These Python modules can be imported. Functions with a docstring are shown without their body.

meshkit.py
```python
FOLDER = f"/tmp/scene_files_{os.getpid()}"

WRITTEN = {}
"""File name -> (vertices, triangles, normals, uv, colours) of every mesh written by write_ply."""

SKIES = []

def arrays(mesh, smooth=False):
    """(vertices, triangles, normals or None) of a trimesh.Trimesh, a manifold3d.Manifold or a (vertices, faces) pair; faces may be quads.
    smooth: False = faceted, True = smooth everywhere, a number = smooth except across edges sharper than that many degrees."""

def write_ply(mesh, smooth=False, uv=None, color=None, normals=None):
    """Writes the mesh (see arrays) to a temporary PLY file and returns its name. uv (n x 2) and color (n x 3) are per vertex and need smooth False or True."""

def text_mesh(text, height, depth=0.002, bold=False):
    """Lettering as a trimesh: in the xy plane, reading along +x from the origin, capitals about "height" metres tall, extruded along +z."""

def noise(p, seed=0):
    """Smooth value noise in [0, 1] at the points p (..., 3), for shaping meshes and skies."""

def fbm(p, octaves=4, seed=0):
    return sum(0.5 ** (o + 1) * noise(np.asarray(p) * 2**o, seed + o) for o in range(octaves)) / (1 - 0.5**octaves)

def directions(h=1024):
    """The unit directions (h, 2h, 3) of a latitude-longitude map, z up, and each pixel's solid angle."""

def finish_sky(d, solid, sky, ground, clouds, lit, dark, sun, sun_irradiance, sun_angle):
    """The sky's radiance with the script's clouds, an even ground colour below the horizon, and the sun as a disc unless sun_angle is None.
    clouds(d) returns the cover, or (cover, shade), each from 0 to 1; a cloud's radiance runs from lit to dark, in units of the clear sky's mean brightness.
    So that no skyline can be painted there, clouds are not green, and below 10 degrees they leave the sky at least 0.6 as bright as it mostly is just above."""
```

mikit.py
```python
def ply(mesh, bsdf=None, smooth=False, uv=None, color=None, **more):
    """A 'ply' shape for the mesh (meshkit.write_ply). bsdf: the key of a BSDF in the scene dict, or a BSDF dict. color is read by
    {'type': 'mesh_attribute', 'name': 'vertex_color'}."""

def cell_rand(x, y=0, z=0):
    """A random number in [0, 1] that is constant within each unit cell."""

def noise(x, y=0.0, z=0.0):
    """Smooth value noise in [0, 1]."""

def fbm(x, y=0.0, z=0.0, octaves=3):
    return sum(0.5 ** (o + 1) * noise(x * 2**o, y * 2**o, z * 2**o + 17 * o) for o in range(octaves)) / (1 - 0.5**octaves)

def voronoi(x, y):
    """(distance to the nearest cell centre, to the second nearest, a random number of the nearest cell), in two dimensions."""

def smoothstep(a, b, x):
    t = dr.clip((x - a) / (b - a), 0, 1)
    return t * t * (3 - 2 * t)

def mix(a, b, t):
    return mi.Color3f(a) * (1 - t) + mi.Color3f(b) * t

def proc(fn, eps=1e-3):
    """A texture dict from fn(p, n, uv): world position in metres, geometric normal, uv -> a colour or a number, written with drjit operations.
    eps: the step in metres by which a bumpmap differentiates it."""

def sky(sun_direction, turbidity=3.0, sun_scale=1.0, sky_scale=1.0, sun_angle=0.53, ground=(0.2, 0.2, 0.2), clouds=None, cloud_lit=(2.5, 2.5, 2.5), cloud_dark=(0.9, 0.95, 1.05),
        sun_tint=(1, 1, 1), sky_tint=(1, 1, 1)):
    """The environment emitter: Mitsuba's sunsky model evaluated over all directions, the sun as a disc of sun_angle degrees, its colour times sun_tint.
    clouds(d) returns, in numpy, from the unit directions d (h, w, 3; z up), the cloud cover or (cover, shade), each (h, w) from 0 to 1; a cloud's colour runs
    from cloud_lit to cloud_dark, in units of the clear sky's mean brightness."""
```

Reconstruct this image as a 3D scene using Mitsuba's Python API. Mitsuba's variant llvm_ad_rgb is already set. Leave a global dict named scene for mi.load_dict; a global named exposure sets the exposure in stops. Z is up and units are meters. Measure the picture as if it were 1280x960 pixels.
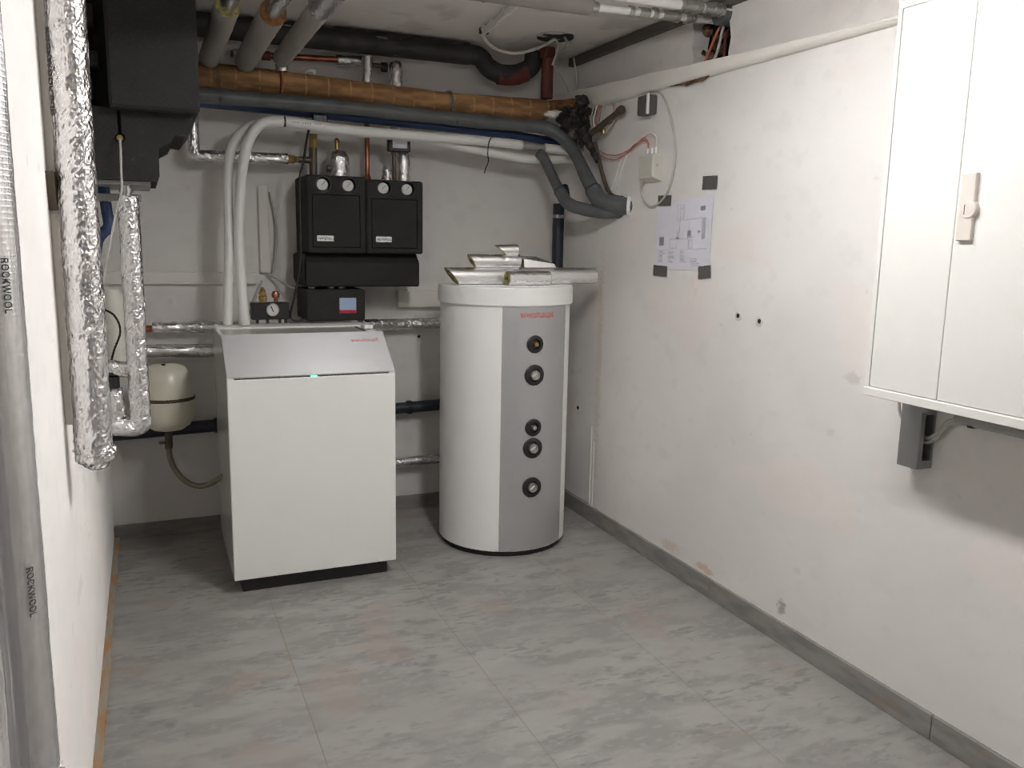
import math
import numpy as np
import trimesh
import manifold3d as m3
import drjit as dr
import mitsuba as mi
from shapely.geometry import Polygon, Point, box as sbox
import mikit, meshkit
from mikit import proc, noise, fbm, voronoi, cell_rand, smoothstep, mix

T = mi.ScalarTransform4f
scene, labels = {"type": "scene"}, {}
pi = math.pi

# ---------------------------------------------------------------- camera, light, exposure
YAW, PITCH, ROLL = (math.radians(a) for a in (23.4958, 9.6657, 1.0776))
EYE = np.array([0.0, 0.0, 1.6])
_f = np.array([math.sin(YAW) * math.cos(PITCH), math.cos(YAW) * math.cos(PITCH), -math.sin(PITCH)])
_r = np.array([math.cos(YAW), -math.sin(YAW), 0.0])
_u = np.cross(_r, _f)
_up = -_r * math.sin(ROLL) + _u * math.cos(ROLL)
scene["camera"] = {"type": "perspective", "fov": 62.59, "fov_axis": "x", "near_clip": 0.05, "far_clip": 50.0,
                   "to_world": T().look_at(origin=EYE.tolist(), target=(EYE + _f).tolist(), up=_up.tolist())}
exposure = 0.58
LAMP_X, LAMP_Y0, LAMP_Y1, LAMP_Z, LAMP_L = 1.14, 1.32, 2.55, 2.51, 48.0
LAMP_RGB = [LAMP_L * 1.0, LAMP_L * 0.985, LAMP_L * 0.98]

# ---------------------------------------------------------------- room measures (metres)
XL, XR, XU, YB, YF, ZC = -0.22, 2.31, 2.42, 4.73, -1.0, 2.68


# ---------------------------------------------------------------- mesh helpers
def cat(*ms):
    return trimesh.util.concatenate([m for m in ms if m is not None])


def bx(x0, x1, y0, y1, z0, z1, b=0.0):
    """A box with chamfered edges."""
    if b <= 0:
        m = trimesh.creation.box((x1 - x0, y1 - y0, z1 - z0))
        m.apply_translation(((x0 + x1) / 2, (y0 + y1) / 2, (z0 + z1) / 2))
        return m
    P = []
    for sx in (0, 1):
        for sy in (0, 1):
            for sz in (0, 1):
                c = np.array([(x0, x1)[sx], (y0, y1)[sy], (z0, z1)[sz]])
                d = np.array([1 - 2 * sx, 1 - 2 * sy, 1 - 2 * sz]) * b
                for k in range(3):
                    e = d.copy()
                    e[k] = 0
                    P.append(c + e)
    return trimesh.convex.convex_hull(np.array(P))


def lathe(prof, c=(0, 0, 0), axis="z", n=32):
    """Revolve (radius, height) pairs about an axis through c."""
    m = trimesh.creation.revolve(np.array(prof, float), sections=n)
    if axis == "x":
        m.apply_transform(np.array([[0, 0, 1, 0], [1, 0, 0, 0], [0, 1, 0, 0], [0, 0, 0, 1.0]]))
    elif axis == "y":
        m.apply_transform(np.array([[0, 1, 0, 0], [0, 0, 1, 0], [1, 0, 0, 0], [0, 0, 0, 1.0]]))
    m.apply_translation(c)
    return m


def rod(p, q, r, n=16):
    return sweep([p, q], r, n=n, ds=9)


def disc_prof(r, h, b=0.001):
    return [(0, 0), (r - b, 0), (r, b), (r, h - b), (r - b, h), (0, h)]


def rounded(pts, fillet):
    pts = [np.array(p, float) for p in pts]
    if fillet <= 0 or len(pts) < 3:
        return np.array(pts)
    out = [pts[0]]
    for a, b, c in zip(pts[:-2], pts[1:-1], pts[2:]):
        la, lc = np.linalg.norm(a - b), np.linalg.norm(c - b)
        ra, rc = min(fillet, la * 0.49), min(fillet, lc * 0.49)
        p, q = b + (a - b) / la * ra, b + (c - b) / lc * rc
        for t in np.linspace(0, 1, 9):
            out.append((1 - t) ** 2 * p + 2 * t * (1 - t) * b + t * t * q)
    out.append(pts[-1])
    return np.array(out)


def resample(p, ds):
    d = np.r_[0, np.cumsum(np.linalg.norm(np.diff(p, axis=0), axis=1))]
    keep = np.r_[True, np.diff(d) > 1e-7]
    p, d = p[keep], d[keep]
    if ds > d[-1]:
        return p
    s = np.linspace(0, d[-1], max(2, int(round(d[-1] / ds)) + 1))
    return np.stack([np.interp(s, d, p[:, k]) for k in range(3)], 1)


def spline(pts, n=10):
    """Catmull-Rom through the points."""
    p = np.array(pts, float)
    p = np.vstack([2 * p[0] - p[1], p, 2 * p[-1] - p[-2]])
    out = []
    for i in range(1, len(p) - 2):
        a, b, c, d = p[i - 1:i + 3]
        for t in np.linspace(0, 1, n, endpoint=False):
            out.append(0.5 * (2 * b + (c - a) * t + (2 * a - 5 * b + 4 * c - d) * t * t + (3 * b - a - 3 * c + d) * t ** 3))
    out.append(p[-2])
    return np.array(out)


def sweep(pts, r, n=16, fillet=0.0, ds=0.02, rough=None, squash=None):
    """A closed tube along a path. r: number or function of the way along (0..1). rough(points, s) adds to the radius."""
    p = resample(rounded(pts, fillet), ds)
    t = np.gradient(p, axis=0)
    t /= np.linalg.norm(t, axis=1, keepdims=True)
    ref = np.array([0, 0, 1.0]) if abs(t[0][2]) < 0.8 else np.array([0, -1.0, 0])
    u = ref - t[0] * (ref @ t[0])
    u /= np.linalg.norm(u)
    s = np.r_[0, np.cumsum(np.linalg.norm(np.diff(p, axis=0), axis=1))]
    s = s / s[-1]
    a = np.arange(n) / n * 2 * pi
    rings = []
    for i in range(len(p)):
        u = u - t[i] * (u @ t[i])
        u /= np.linalg.norm(u)
        v = np.cross(t[i], u)
        rr = r(s[i]) if callable(r) else r
        dirs = np.cos(a)[:, None] * u + np.sin(a)[:, None] * v
        q = p[i] + dirs * rr
        if rough is not None:
            q = q + dirs * rough(q, s[i])[:, None]
        rings.append(q)
    V = np.vstack(rings + [p[:1], p[-1:]])
    k, j = np.arange(len(p) - 1)[:, None], np.arange(n)[None]
    A, B, C, D = k * n + j, k * n + (j + 1) % n, (k + 1) * n + (j + 1) % n, (k + 1) * n + j
    F = [np.stack([A, B, C], -1).reshape(-1, 3), np.stack([A, C, D], -1).reshape(-1, 3)]
    e, L = len(p) * n, (len(p) - 1) * n
    j = j[0]
    F.append(np.stack([np.full(n, e), (j + 1) % n, j], 1))
    F.append(np.stack([np.full(n, e + 1), L + j, L + (j + 1) % n], 1))
    return trimesh.Trimesh(V, np.vstack(F), process=False)


def crumple(amp, seed=0, freq=28.0, lengthwise=1.0):
    """Creased foil: ridged noise, with the creases of foil pressed by hand."""
    def fn(q, s):
        w = q * np.array([freq, freq, freq * lengthwise])
        a = 1 - 2 * np.abs(meshkit.noise(w, seed) - 0.5)
        b = 1 - 2 * np.abs(meshkit.noise(w * 2.3 + 7, seed + 3) - 0.5)
        c = 1 - 2 * np.abs(meshkit.noise(w * 5.1 + 3, seed + 5) - 0.5)
        k = amp(s) if callable(amp) else amp
        return k * ((a - 0.6) + 0.55 * (b - 0.6) + 0.3 * (c - 0.6))
    return fn


def foil(pts, r, seed=0, amp=0.0022, fillet=0.0, ds=0.009, n=None, freq=28.0, lengthwise=0.55, jit=0.0009):
    """A tube wrapped in crinkled foil: long soft folds, broken into small flat facets."""
    r0 = r(0.3) if callable(r) else r
    n = n or max(18, int(2 * pi * r0 / 0.008))
    m = sweep(pts, r, n=n, fillet=fillet, ds=ds, rough=crumple(amp, seed, freq, lengthwise))
    g = np.random.default_rng(seed)
    nv = len(m.vertices) - 2
    k = np.clip(meshkit.fbm(m.vertices[:nv] * 16, 2, seed) * 2.6 - 0.6, 0.25, 1.6)[:, None]
    V = m.vertices.copy()
    V[:nv] += k * jit * g.normal(size=(nv, 3))
    return trimesh.Trimesh(V, m.faces, process=False)


def extr(poly, depth, plane="xz", at=0.0):
    """Extrude a polygon. plane xz: (x, z) along +y from y=at; yz: (y, z) along +x; xy along +z."""
    if not isinstance(poly, Polygon):
        poly = Polygon(poly)
    m = trimesh.creation.extrude_polygon(poly, depth, engine="earcut")
    if plane == "xz":
        m.apply_transform(np.array([[1, 0, 0, 0], [0, 0, -1, at + depth], [0, 1, 0, 0], [0, 0, 0, 1.0]]))
    elif plane == "yz":
        m.apply_transform(np.array([[0, 0, 1, at], [1, 0, 0, 0], [0, 1, 0, 0], [0, 0, 0, 1.0]]))
    else:
        m.apply_translation((0, 0, at))
    return m


def man(m):
    m = m.copy()
    m.merge_vertices()
    return m3.Manifold(m3.Mesh(np.asarray(m.vertices, np.float32), np.asarray(m.faces, np.uint32)))


def tri(man_):
    q = man_.to_mesh()
    return trimesh.Trimesh(q.vert_properties[:, :3], q.tri_verts, process=False)


def minus(a, *bs):
    a = man(a)
    for b in bs:
        a = a - man(b)
    return tri(a)


def text(s, h, o, ex, ey, depth=0.0008, bold=False, center=False):
    """Lettering laid on a plane: origin o, reading along ex, up along ey."""
    m = meshkit.text_mesh(s, h, depth, bold)
    if center:
        m.apply_translation((-m.bounds[:, 0].mean(), 0, 0))
    ex, ey = np.array(ex, float), np.array(ey, float)
    ex /= np.linalg.norm(ex)
    ey = ey - ex * (ex @ ey)
    ey /= np.linalg.norm(ey)
    M = np.eye(4)
    M[:3, 0], M[:3, 1], M[:3, 2], M[:3, 3] = ex, ey, np.cross(ex, ey), o
    m.apply_transform(M)
    return m


def wrap(s, h, c, r, phi, z, down=False, depth=0.0008, bold=False, squeeze=1.0):
    """Lettering round an upright cylinder, starting at angle phi (degrees) and height z; down: reading downwards."""
    m = meshkit.text_mesh(s, h, depth, bold).subdivide_to_size(0.006)
    x, y, q = m.vertices.T
    x = x * squeeze
    if down:
        a, zz = math.radians(phi) + y / r, z - x
    else:
        a, zz = math.radians(phi) + x / r, z + y
    m.vertices = np.stack([c[0] + (r + q) * np.cos(a), c[1] + (r + q) * np.sin(a), zz], 1)
    return m


# ---------------------------------------------------------------- entries
def add(key, mesh, mat, smooth=30, **more):
    base, k = key, 0
    while key in scene:
        k += 1
        key = f"{base}_{k:03d}"
    scene[key] = mikit.ply(mesh, mat, smooth=smooth, **more)
    return key


def part(parent, name, mesh, mat, label=None, smooth=30, stuff=False, **more):
    key = add(f"{parent}__{name}", mesh, mat, smooth, **more)
    if label:
        labels.setdefault(key, {})["label"] = label
    if stuff:
        labels.setdefault(key, {})["kind"] = "stuff"
    return key


_names = set()


def thing(name, label, category, group=None):
    key, k = name, 0
    while key in _names:
        k += 1
        key = f"{name}_{k:03d}"
    _names.add(key)
    labels[key] = {"label": label, "category": category}
    if group:
        labels[key]["group"] = group
    return key


def single(name, label, category, mesh, mat, smooth=30, group=None):
    key = thing(name, label, category, group)
    scene[key] = mikit.ply(mesh, mat, smooth=smooth)
    return key


def struct(key, mesh, mat, smooth=False, label=None):
    scene[key] = mikit.ply(mesh, mat, smooth=smooth)
    labels[key] = {"kind": "structure", **({"label": label} if label else {})}
    return key


# ---------------------------------------------------------------- materials
def rgb(*c):
    return {"type": "rgb", "value": list(c)}


def S(*c):
    """sRGB 0..255 to a linear colour."""
    return [((v / 255 + 0.055) / 1.055) ** 2.4 if v > 10 else v / 255 / 12.92 for v in c]


def mat(name, bsdf):
    scene["mat_" + name] = bsdf
    return "mat_" + name


def plain(name, c, rough=0.5, metallic=0.0, spec=0.5, **more):
    return mat(name, {"type": "twosided", "bsdf": {"type": "principled", "base_color": c if isinstance(c, dict) else rgb(*c), "roughness": rough,
                                                   "metallic": metallic, "specular": spec, **more}})


def bumped(name, c, rough, fn, scale, eps=1e-3, metallic=0.0, spec=0.5):
    return mat(name, {"type": "twosided", "bsdf": {"type": "bumpmap", "arbitrary": {**proc(fn, eps)}, "scale": scale, "bsdf": {
        "type": "principled", "base_color": c if isinstance(c, dict) else rgb(*c), "roughness": rough, "metallic": metallic, "specular": spec}}})


def f_wall(p, n, uv):
    big = fbm(p.x * 1.7 + 3, p.y * 1.7, p.z * 1.7, 3)
    small = fbm(p.x * 14, p.y * 14, p.z * 14 + 5, 3)
    c = mix(S(217, 214, 211), S(225, 223, 219), smoothstep(0.3, 0.7, big))
    c = mix(c, S(211, 209, 207), 0.35 * smoothstep(0.56, 0.72, small))
    patch = smoothstep(0.60, 0.70, fbm(p.x * 3.1 + 9, p.y * 3.1, p.z * 3.1 + 1, 4))
    c = mix(c, S(226, 216, 211), 0.5 * patch)
    scuff = smoothstep(0.76, 0.82, fbm(p.x * 9 + 40, p.y * 9, p.z * 12, 4))
    c = mix(c, S(186, 182, 176), 0.3 * scuff)
    grain = fbm(p.x * 40, p.y * 40, p.z * 60 + 2, 3)

    def smudge(y, z, ry, rz):
        d = dr.sqrt(dr.square((p.y - y) / ry) + dr.square((p.z - z) / rz))
        return dr.select(p.x > 2.0, smoothstep(0.9, 0.3, d + 1.2 * (grain - 0.5)), 0)

    c = mix(c, S(150, 147, 142), 0.8 * smudge(2.52, 0.150, 0.035, 0.045))
    c = mix(c, S(196, 164, 132), 0.55 * smudge(3.03, 0.120, 0.10, 0.035))
    c = mix(c, S(196, 170, 142), 0.45 * smudge(3.32, 0.125, 0.12, 0.05))
    c = mix(c, S(186, 183, 178), 0.6 * smudge(2.25, 1.135, 0.05, 0.03))
    return mix(c, S(178, 150, 110), 0.22 * smudge(4.10, 0.9, 0.05, 0.9))


def f_wall_bump(p, n, uv):
    return fbm(p.x * 30, p.y * 30, p.z * 30, 3) + 0.35 * noise(p.x * 160, p.y * 160, p.z * 160) + 1.5 * fbm(p.x * 5, p.y * 5, p.z * 5, 2)


def f_ceiling(p, n, uv):
    c = mix(S(205, 201, 196), S(226, 223, 219), fbm(p.x * 2.2, p.y * 2.2, 1.0, 3))
    grime = smoothstep(0.52, 0.66, fbm(p.x * 4.5 + 2, p.y * 4.5, 4.0, 4))
    return mix(c, S(150, 143, 138), 0.3 * grime)


def f_tile(p, n, uv):
    a = fbm(p.x * 6, p.y * 14, 2.0, 5)
    b = fbm(p.x * 20 + 20, p.y * 62, 7.0, 4)
    g = fbm(p.x * 2.4 + 5, p.y * 3.4, 3.0, 3)
    c = mix(S(132, 130, 127), S(148, 146, 142), smoothstep(0.32, 0.68, a))
    c = mix(c, S(116, 116, 116), 0.6 * smoothstep(0.52, 0.68, b) * smoothstep(0.42, 0.62, fbm(p.x * 6 + 31, p.y * 12, 5.0, 3)))
    c = mix(c, S(154, 153, 151), 0.35 * smoothstep(0.54, 0.74, fbm(p.x * 30 + 3, p.y * 56 + 8, 1.0, 3)))
    c = mix(c, S(137, 134, 131), 0.4 * smoothstep(0.45, 0.65, g))
    rust = smoothstep(0.64, 0.76, fbm(p.x * 3.7 + 11, p.y * 3.7 + 4, 9.0, 4))
    return mix(c, S(146, 132, 122), 0.4 * rust)


def f_grout(p, n, uv):
    return mix(S(158, 128, 96), S(128, 124, 118), smoothstep(0.35, 0.65, noise(p.x * 9, p.y * 5)))


def f_ochre(p, n, uv):
    k = fbm(p.x * 30, p.y * 7, p.z * 30, 4)
    return mix(S(150, 142, 130), S(160, 124, 88), smoothstep(0.42, 0.66, k))


def f_skirt(p, n, uv):
    k = fbm(p.x * 8, p.y * 8, p.z * 25, 4)
    c = mix(S(118, 117, 114), S(136, 134, 130), smoothstep(0.3, 0.7, k))
    return mix(c, S(140, 118, 96), 0.3 * smoothstep(0.62, 0.72, fbm(p.x * 14 + 4, p.y * 14, p.z * 30, 3)))


def f_brick(p, n, uv):
    k = fbm(p.x * 26, p.y * 26, p.z * 26, 4)
    return mix(S(58, 44, 36), S(128, 104, 84), smoothstep(0.3, 0.75, k))


def f_black(p, n, uv):
    s = smoothstep(0.72, 0.80, noise(p.x * 330, p.y * 330, p.z * 330))
    return mix(S(38, 38, 38), S(66, 66, 65), 0.55 * s + 0.25 * fbm(p.x * 9, p.y * 9, p.z * 9, 3))


def f_orange(p, n, uv):
    k = fbm(p.x * 10, p.y * 30, p.z * 30, 4)
    c = mix(S(138, 104, 72), S(178, 139, 100), smoothstep(0.3, 0.7, k))
    u = p.x / 0.112
    seam = smoothstep(0.46, 0.5, dr.abs(u - dr.floor(u) - 0.5) + 0.02 * noise(p.x * 60, p.y * 60, p.z * 60))
    return mix(c, S(232, 206, 160), 0.35 * seam * smoothstep(0.35, 0.6, noise(p.x * 4 + 2, p.z * 40, p.y * 40)))


def f_cast(p, n, uv):
    k = smoothstep(0.66, 0.69, fbm(p.x * 5 + 3, p.y * 12, p.z * 22, 4))
    return mix(mix(S(30, 30, 31), S(58, 56, 54), fbm(p.x * 12, p.y * 12, p.z * 12, 3)), S(196, 194, 190), k)


def f_rust(p, n, uv):
    return mix(S(66, 32, 29), S(104, 50, 42), fbm(p.x * 18, p.y * 18, p.z * 10, 4))


def f_rubber(p, n, uv):
    return mix(S(70, 74, 76), S(96, 99, 100), fbm(p.x * 16, p.y * 16, p.z * 16, 4))


def f_wool(p, n, uv):
    k = fbm(p.x * 90, p.y * 90, p.z * 90, 3)
    return mix(S(92, 88, 56), S(154, 147, 106), smoothstep(0.25, 0.75, k))


def f_brownwool(p, n, uv):
    return mix(S(92, 64, 44), S(142, 102, 70), smoothstep(0.25, 0.75, fbm(p.x * 80, p.y * 80, p.z * 80, 3)))


def f_copper(p, n, uv):
    return mix(S(130, 78, 58), S(180, 118, 92), smoothstep(0.3, 0.7, fbm(p.x * 22, p.y * 22, p.z * 12, 3)))


def f_tangle(p, n, uv):
    return mix(S(22, 21, 20), S(66, 56, 48), smoothstep(0.4, 0.7, fbm(p.x * 34, p.y * 34, p.z * 34, 4)))


def f_foil_bump(p, n, uv):
    a = 1 - 2 * dr.abs(fbm(p.x * 42, p.y * 42, p.z * 30, 3) - 0.5)
    return a + 0.5 * (1 - 2 * dr.abs(noise(p.x * 130, p.y * 130, p.z * 90) - 0.5))


def f_mesh_bump(p, n, uv):
    """Glass-fibre net pressed into the lagging's foil."""
    u, v = p.z * 160, (p.x - p.y) * 160
    return smoothstep(0.36, 0.5, dr.abs(u - dr.floor(u) - 0.5)) + smoothstep(0.36, 0.5, dr.abs(v - dr.floor(v) - 0.5)) + 3 * fbm(p.x * 9, p.y * 9, p.z * 9, 3)


def f_vessel(p, n, uv):
    return mix(S(218, 214, 196), S(226, 222, 206), fbm(p.x * 8, p.y * 8, p.z * 8, 3))


def f_silver(p, n, uv):
    return mix(S(184, 185, 186), S(194, 195, 196), noise(p.x * 400, p.y * 400, p.z * 400))


M_WALL = bumped("wall", proc(f_wall), 0.85, f_wall_bump, 0.0022, 2e-3, spec=0.2)
M_CEIL = plain("ceiling", proc(f_ceiling), 0.9, spec=0.2)
M_TILE = plain("tile", proc(f_tile), 0.42, spec=0.45)
M_GROUT = plain("grout", proc(f_grout), 0.9, spec=0.1)
M_OCHRE = plain("ochre", proc(f_ochre), 0.8, spec=0.2)
M_SKIRT = plain("skirting", proc(f_skirt), 0.55)
M_BRICK = plain("rubble", proc(f_brick), 0.95, spec=0.1)
M_TRIM = plain("trim", S(222, 219, 212), 0.6, spec=0.3)
M_DARKSTEEL = plain("dark_steel", S(88, 84, 80), 0.6)
M_ENAMEL = plain("enamel", S(232, 232, 229), 0.34)
M_CABINET = plain("cabinet_paint", S(216, 215, 210), 0.38)
M_GAP = plain("gap", S(60, 60, 58), 0.8)
M_SHELL = plain("tank_shell", S(234, 234, 232), 0.36)
M_SILVER = plain("silver", proc(f_silver), 0.42, metallic=0.6)
M_BRUSHED = plain("brushed", S(214, 214, 214), 0.56, metallic=0.8, anisotropic=0.8)
M_BLACK = plain("black_foam", proc(f_black), 0.8, spec=0.25)
M_BLACKPLASTIC = plain("black_plastic", S(30, 30, 31), 0.4)
M_RUBBER = plain("rubber", proc(f_rubber), 0.45)
M_FOIL = mat("foil", {"type": "bumpmap", "arbitrary": {**proc(f_foil_bump, 1.5e-3)}, "scale": 0.0040,
                      "bsdf": {"type": "twosided", "bsdf": {"type": "roughconductor", "material": "Al", "alpha": 0.09}}})
M_NETFOIL = mat("net_foil", {"type": "bumpmap", "arbitrary": {**proc(f_mesh_bump, 8e-4)}, "scale": 0.00028,
                             "bsdf": {"type": "twosided", "bsdf": {"type": "roughconductor", "material": "Al", "alpha": 0.22}}})
M_DULLFOIL = plain("dull_foil", S(186, 184, 180), 0.48, metallic=0.7)
M_SMOOTHFOIL = mat("smooth_foil", {"type": "twosided", "bsdf": {"type": "roughconductor", "material": "Al", "alpha": 0.22}})
M_STEEL = plain("steel", S(170, 170, 170), 0.3, metallic=1.0)
M_GALV = plain("galvanised", S(150, 152, 152), 0.5, metallic=0.6)
M_ORANGE = plain("orange_wool", proc(f_orange), 0.85, spec=0.2)
M_CAST = plain("cast_iron", proc(f_cast), 0.6)
M_RUST = plain("red_iron", proc(f_rust), 0.7)
M_BLUE = plain("blue_pipe", S(42, 62, 98), 0.4)
M_NAVY = plain("navy_pipe", S(36, 42, 54), 0.45)
M_WHITEPIPE = plain("white_pipe", S(226, 225, 222), 0.45)
M_GREYPIPE = plain("grey_pipe", S(150, 150, 148), 0.45)
M_COPPER = plain("copper", proc(f_copper), 0.34, metallic=0.85)
M_BRASS = plain("brass", S(172, 146, 96), 0.34, metallic=0.9)
M_BRONZE = plain("dark_bronze", S(92, 82, 70), 0.45, metallic=0.5)
M_WOOL = plain("wool", proc(f_wool), 0.95, spec=0.1)
M_BROWNWOOL = plain("brown_wool", proc(f_brownwool), 0.95, spec=0.1)
M_TANGLE = plain("tangle", proc(f_tangle), 0.7)
M_VESSEL = plain("vessel", proc(f_vessel), 0.28)
M_HOSE = plain("hose", S(128, 120, 106), 0.42, metallic=0.35)
M_CABLEGREY = plain("cable_grey", S(176, 174, 168), 0.5)
M_CABLEWHITE = plain("cable_white", S(224, 221, 212), 0.5)
M_CABLEBLACK = plain("cable_black", S(28, 27, 26), 0.5)
M_CABLERED = plain("cable_red", S(186, 100, 80), 0.5)
M_BOXGREY = plain("box_grey", S(196, 194, 184), 0.5)
M_PAPER = plain("paper", S(216, 215, 224), 0.8, spec=0.2)
M_INK = plain("ink", S(176, 175, 184), 0.8, spec=0.1)
M_INKDARK = plain("ink_dark", S(140, 139, 149), 0.8, spec=0.1)
M_TAPE = plain("tape", S(84, 82, 80), 0.55)
M_PRINTRED = plain("print_red", S(206, 74, 60), 0.5)
M_PRINTDARK = plain("print_dark", S(58, 58, 60), 0.6)
M_LABELBLUE = plain("label_blue", S(160, 178, 206), 0.35)
M_LABELRED = plain("label_red", S(176, 36, 62), 0.4)
M_DIAL = plain("dial", S(206, 206, 204), 0.3)
M_PLATE = plain("plate", S(226, 226, 224), 0.4)
M_FITTING = plain("fitting", S(176, 176, 172), 0.35, metallic=0.8)
M_TRAY = plain("tray", S(150, 150, 142), 0.2)
M_DOOR = plain("door_paint", S(44, 54, 88), 0.5)
M_GREYLAG = plain("grey_lagging", S(138, 134, 128), 0.7, spec=0.3)
M_HANDLE = plain("handle", S(204, 196, 188), 0.45)
M_SIDE = plain("side_panel", S(152, 151, 147), 0.14, spec=0.6)
M_IRON = plain("plain_iron", S(40, 40, 42), 0.6)
M_LAMPBODY = plain("lamp_body", S(232, 232, 230), 0.4)

# ---------------------------------------------------------------- the setting
W = 0.12
struct("wall_left", bx(XL - W, XL, YF - W, YB + W, -0.1, ZC), M_WALL, label="white painted left wall with lagged pipes in front of it")
struct("wall_back", bx(XL, XU + 0.5, YB, YB + W, -0.1, ZC), M_WALL, label="white back wall behind the boiler and the tank")
struct("wall_front", cat(bx(1.0, XU + 0.5, YF - W, YF, -0.1, ZC), bx(XL, 1.0, YF - W, YF, 2.12, ZC)), M_WALL, label="white wall behind the camera around the door")
dd = struct("door_1", bx(XL, 1.0, YF - 0.06, YF - 0.01, 0.0, 2.12, 0.003), M_DOOR, label="dark blue steel door behind the camera")
part(dd, "handle", sweep([(0.90, YF - 0.012, 1.05), (0.90, YF + 0.05, 1.05), (0.78, YF + 0.05, 1.05)], 0.010, n=12, fillet=0.02, ds=0.01), M_BLACKPLASTIC, smooth=True)
ledge_z = lambda y: 2.338 + (2.465 - 2.352) * (y - 2.18) / (4.62 - 2.18)
wr = struct("wall_right", cat(bx(XR, XU + 0.5, YF, 4.152, -0.1, 2.335), bx(XR + 0.014, XU + 0.5, 4.152, YB, -0.1, 2.335)), M_WALL,
            label="white right wall with stained plaster above a grey skirting")
# recessed strip of wall above the ledge, broken open where two pipes pass
rng = np.random.default_rng(4)
hole = [(3.505, 2.30), (3.512, 2.42), (3.496, 2.47), (3.512, 2.52), (3.500, 2.57), (3.515, 2.62), (3.498, 2.67), (3.26, 2.67), (3.222, 2.62), (3.235, 2.57), (3.220, 2.50),
        (3.232, 2.44), (3.225, 2.30)]
up = sbox(YF, 2.2, YB, ZC).difference(Polygon(hole))
part(wr, "upper_wall", extr(up, 0.09, "yz", XU), M_WALL, smooth=False)
cav = cat(bx(XU + 0.3, XU + 0.34, 3.1, 3.65, 2.2, ZC), bx(XU + 0.09, XU + 0.3, 3.1, 3.13, 2.2, ZC), bx(XU + 0.09, XU + 0.3, 3.62, 3.65, 2.2, ZC), bx(XU + 0.09, XU + 0.3, 3.1, 3.65, 2.30, 2.335))
part(wr, "cavity", cav, M_BRICK, smooth=False, label="dark broken masonry inside the wall opening")
rub = []
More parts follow.
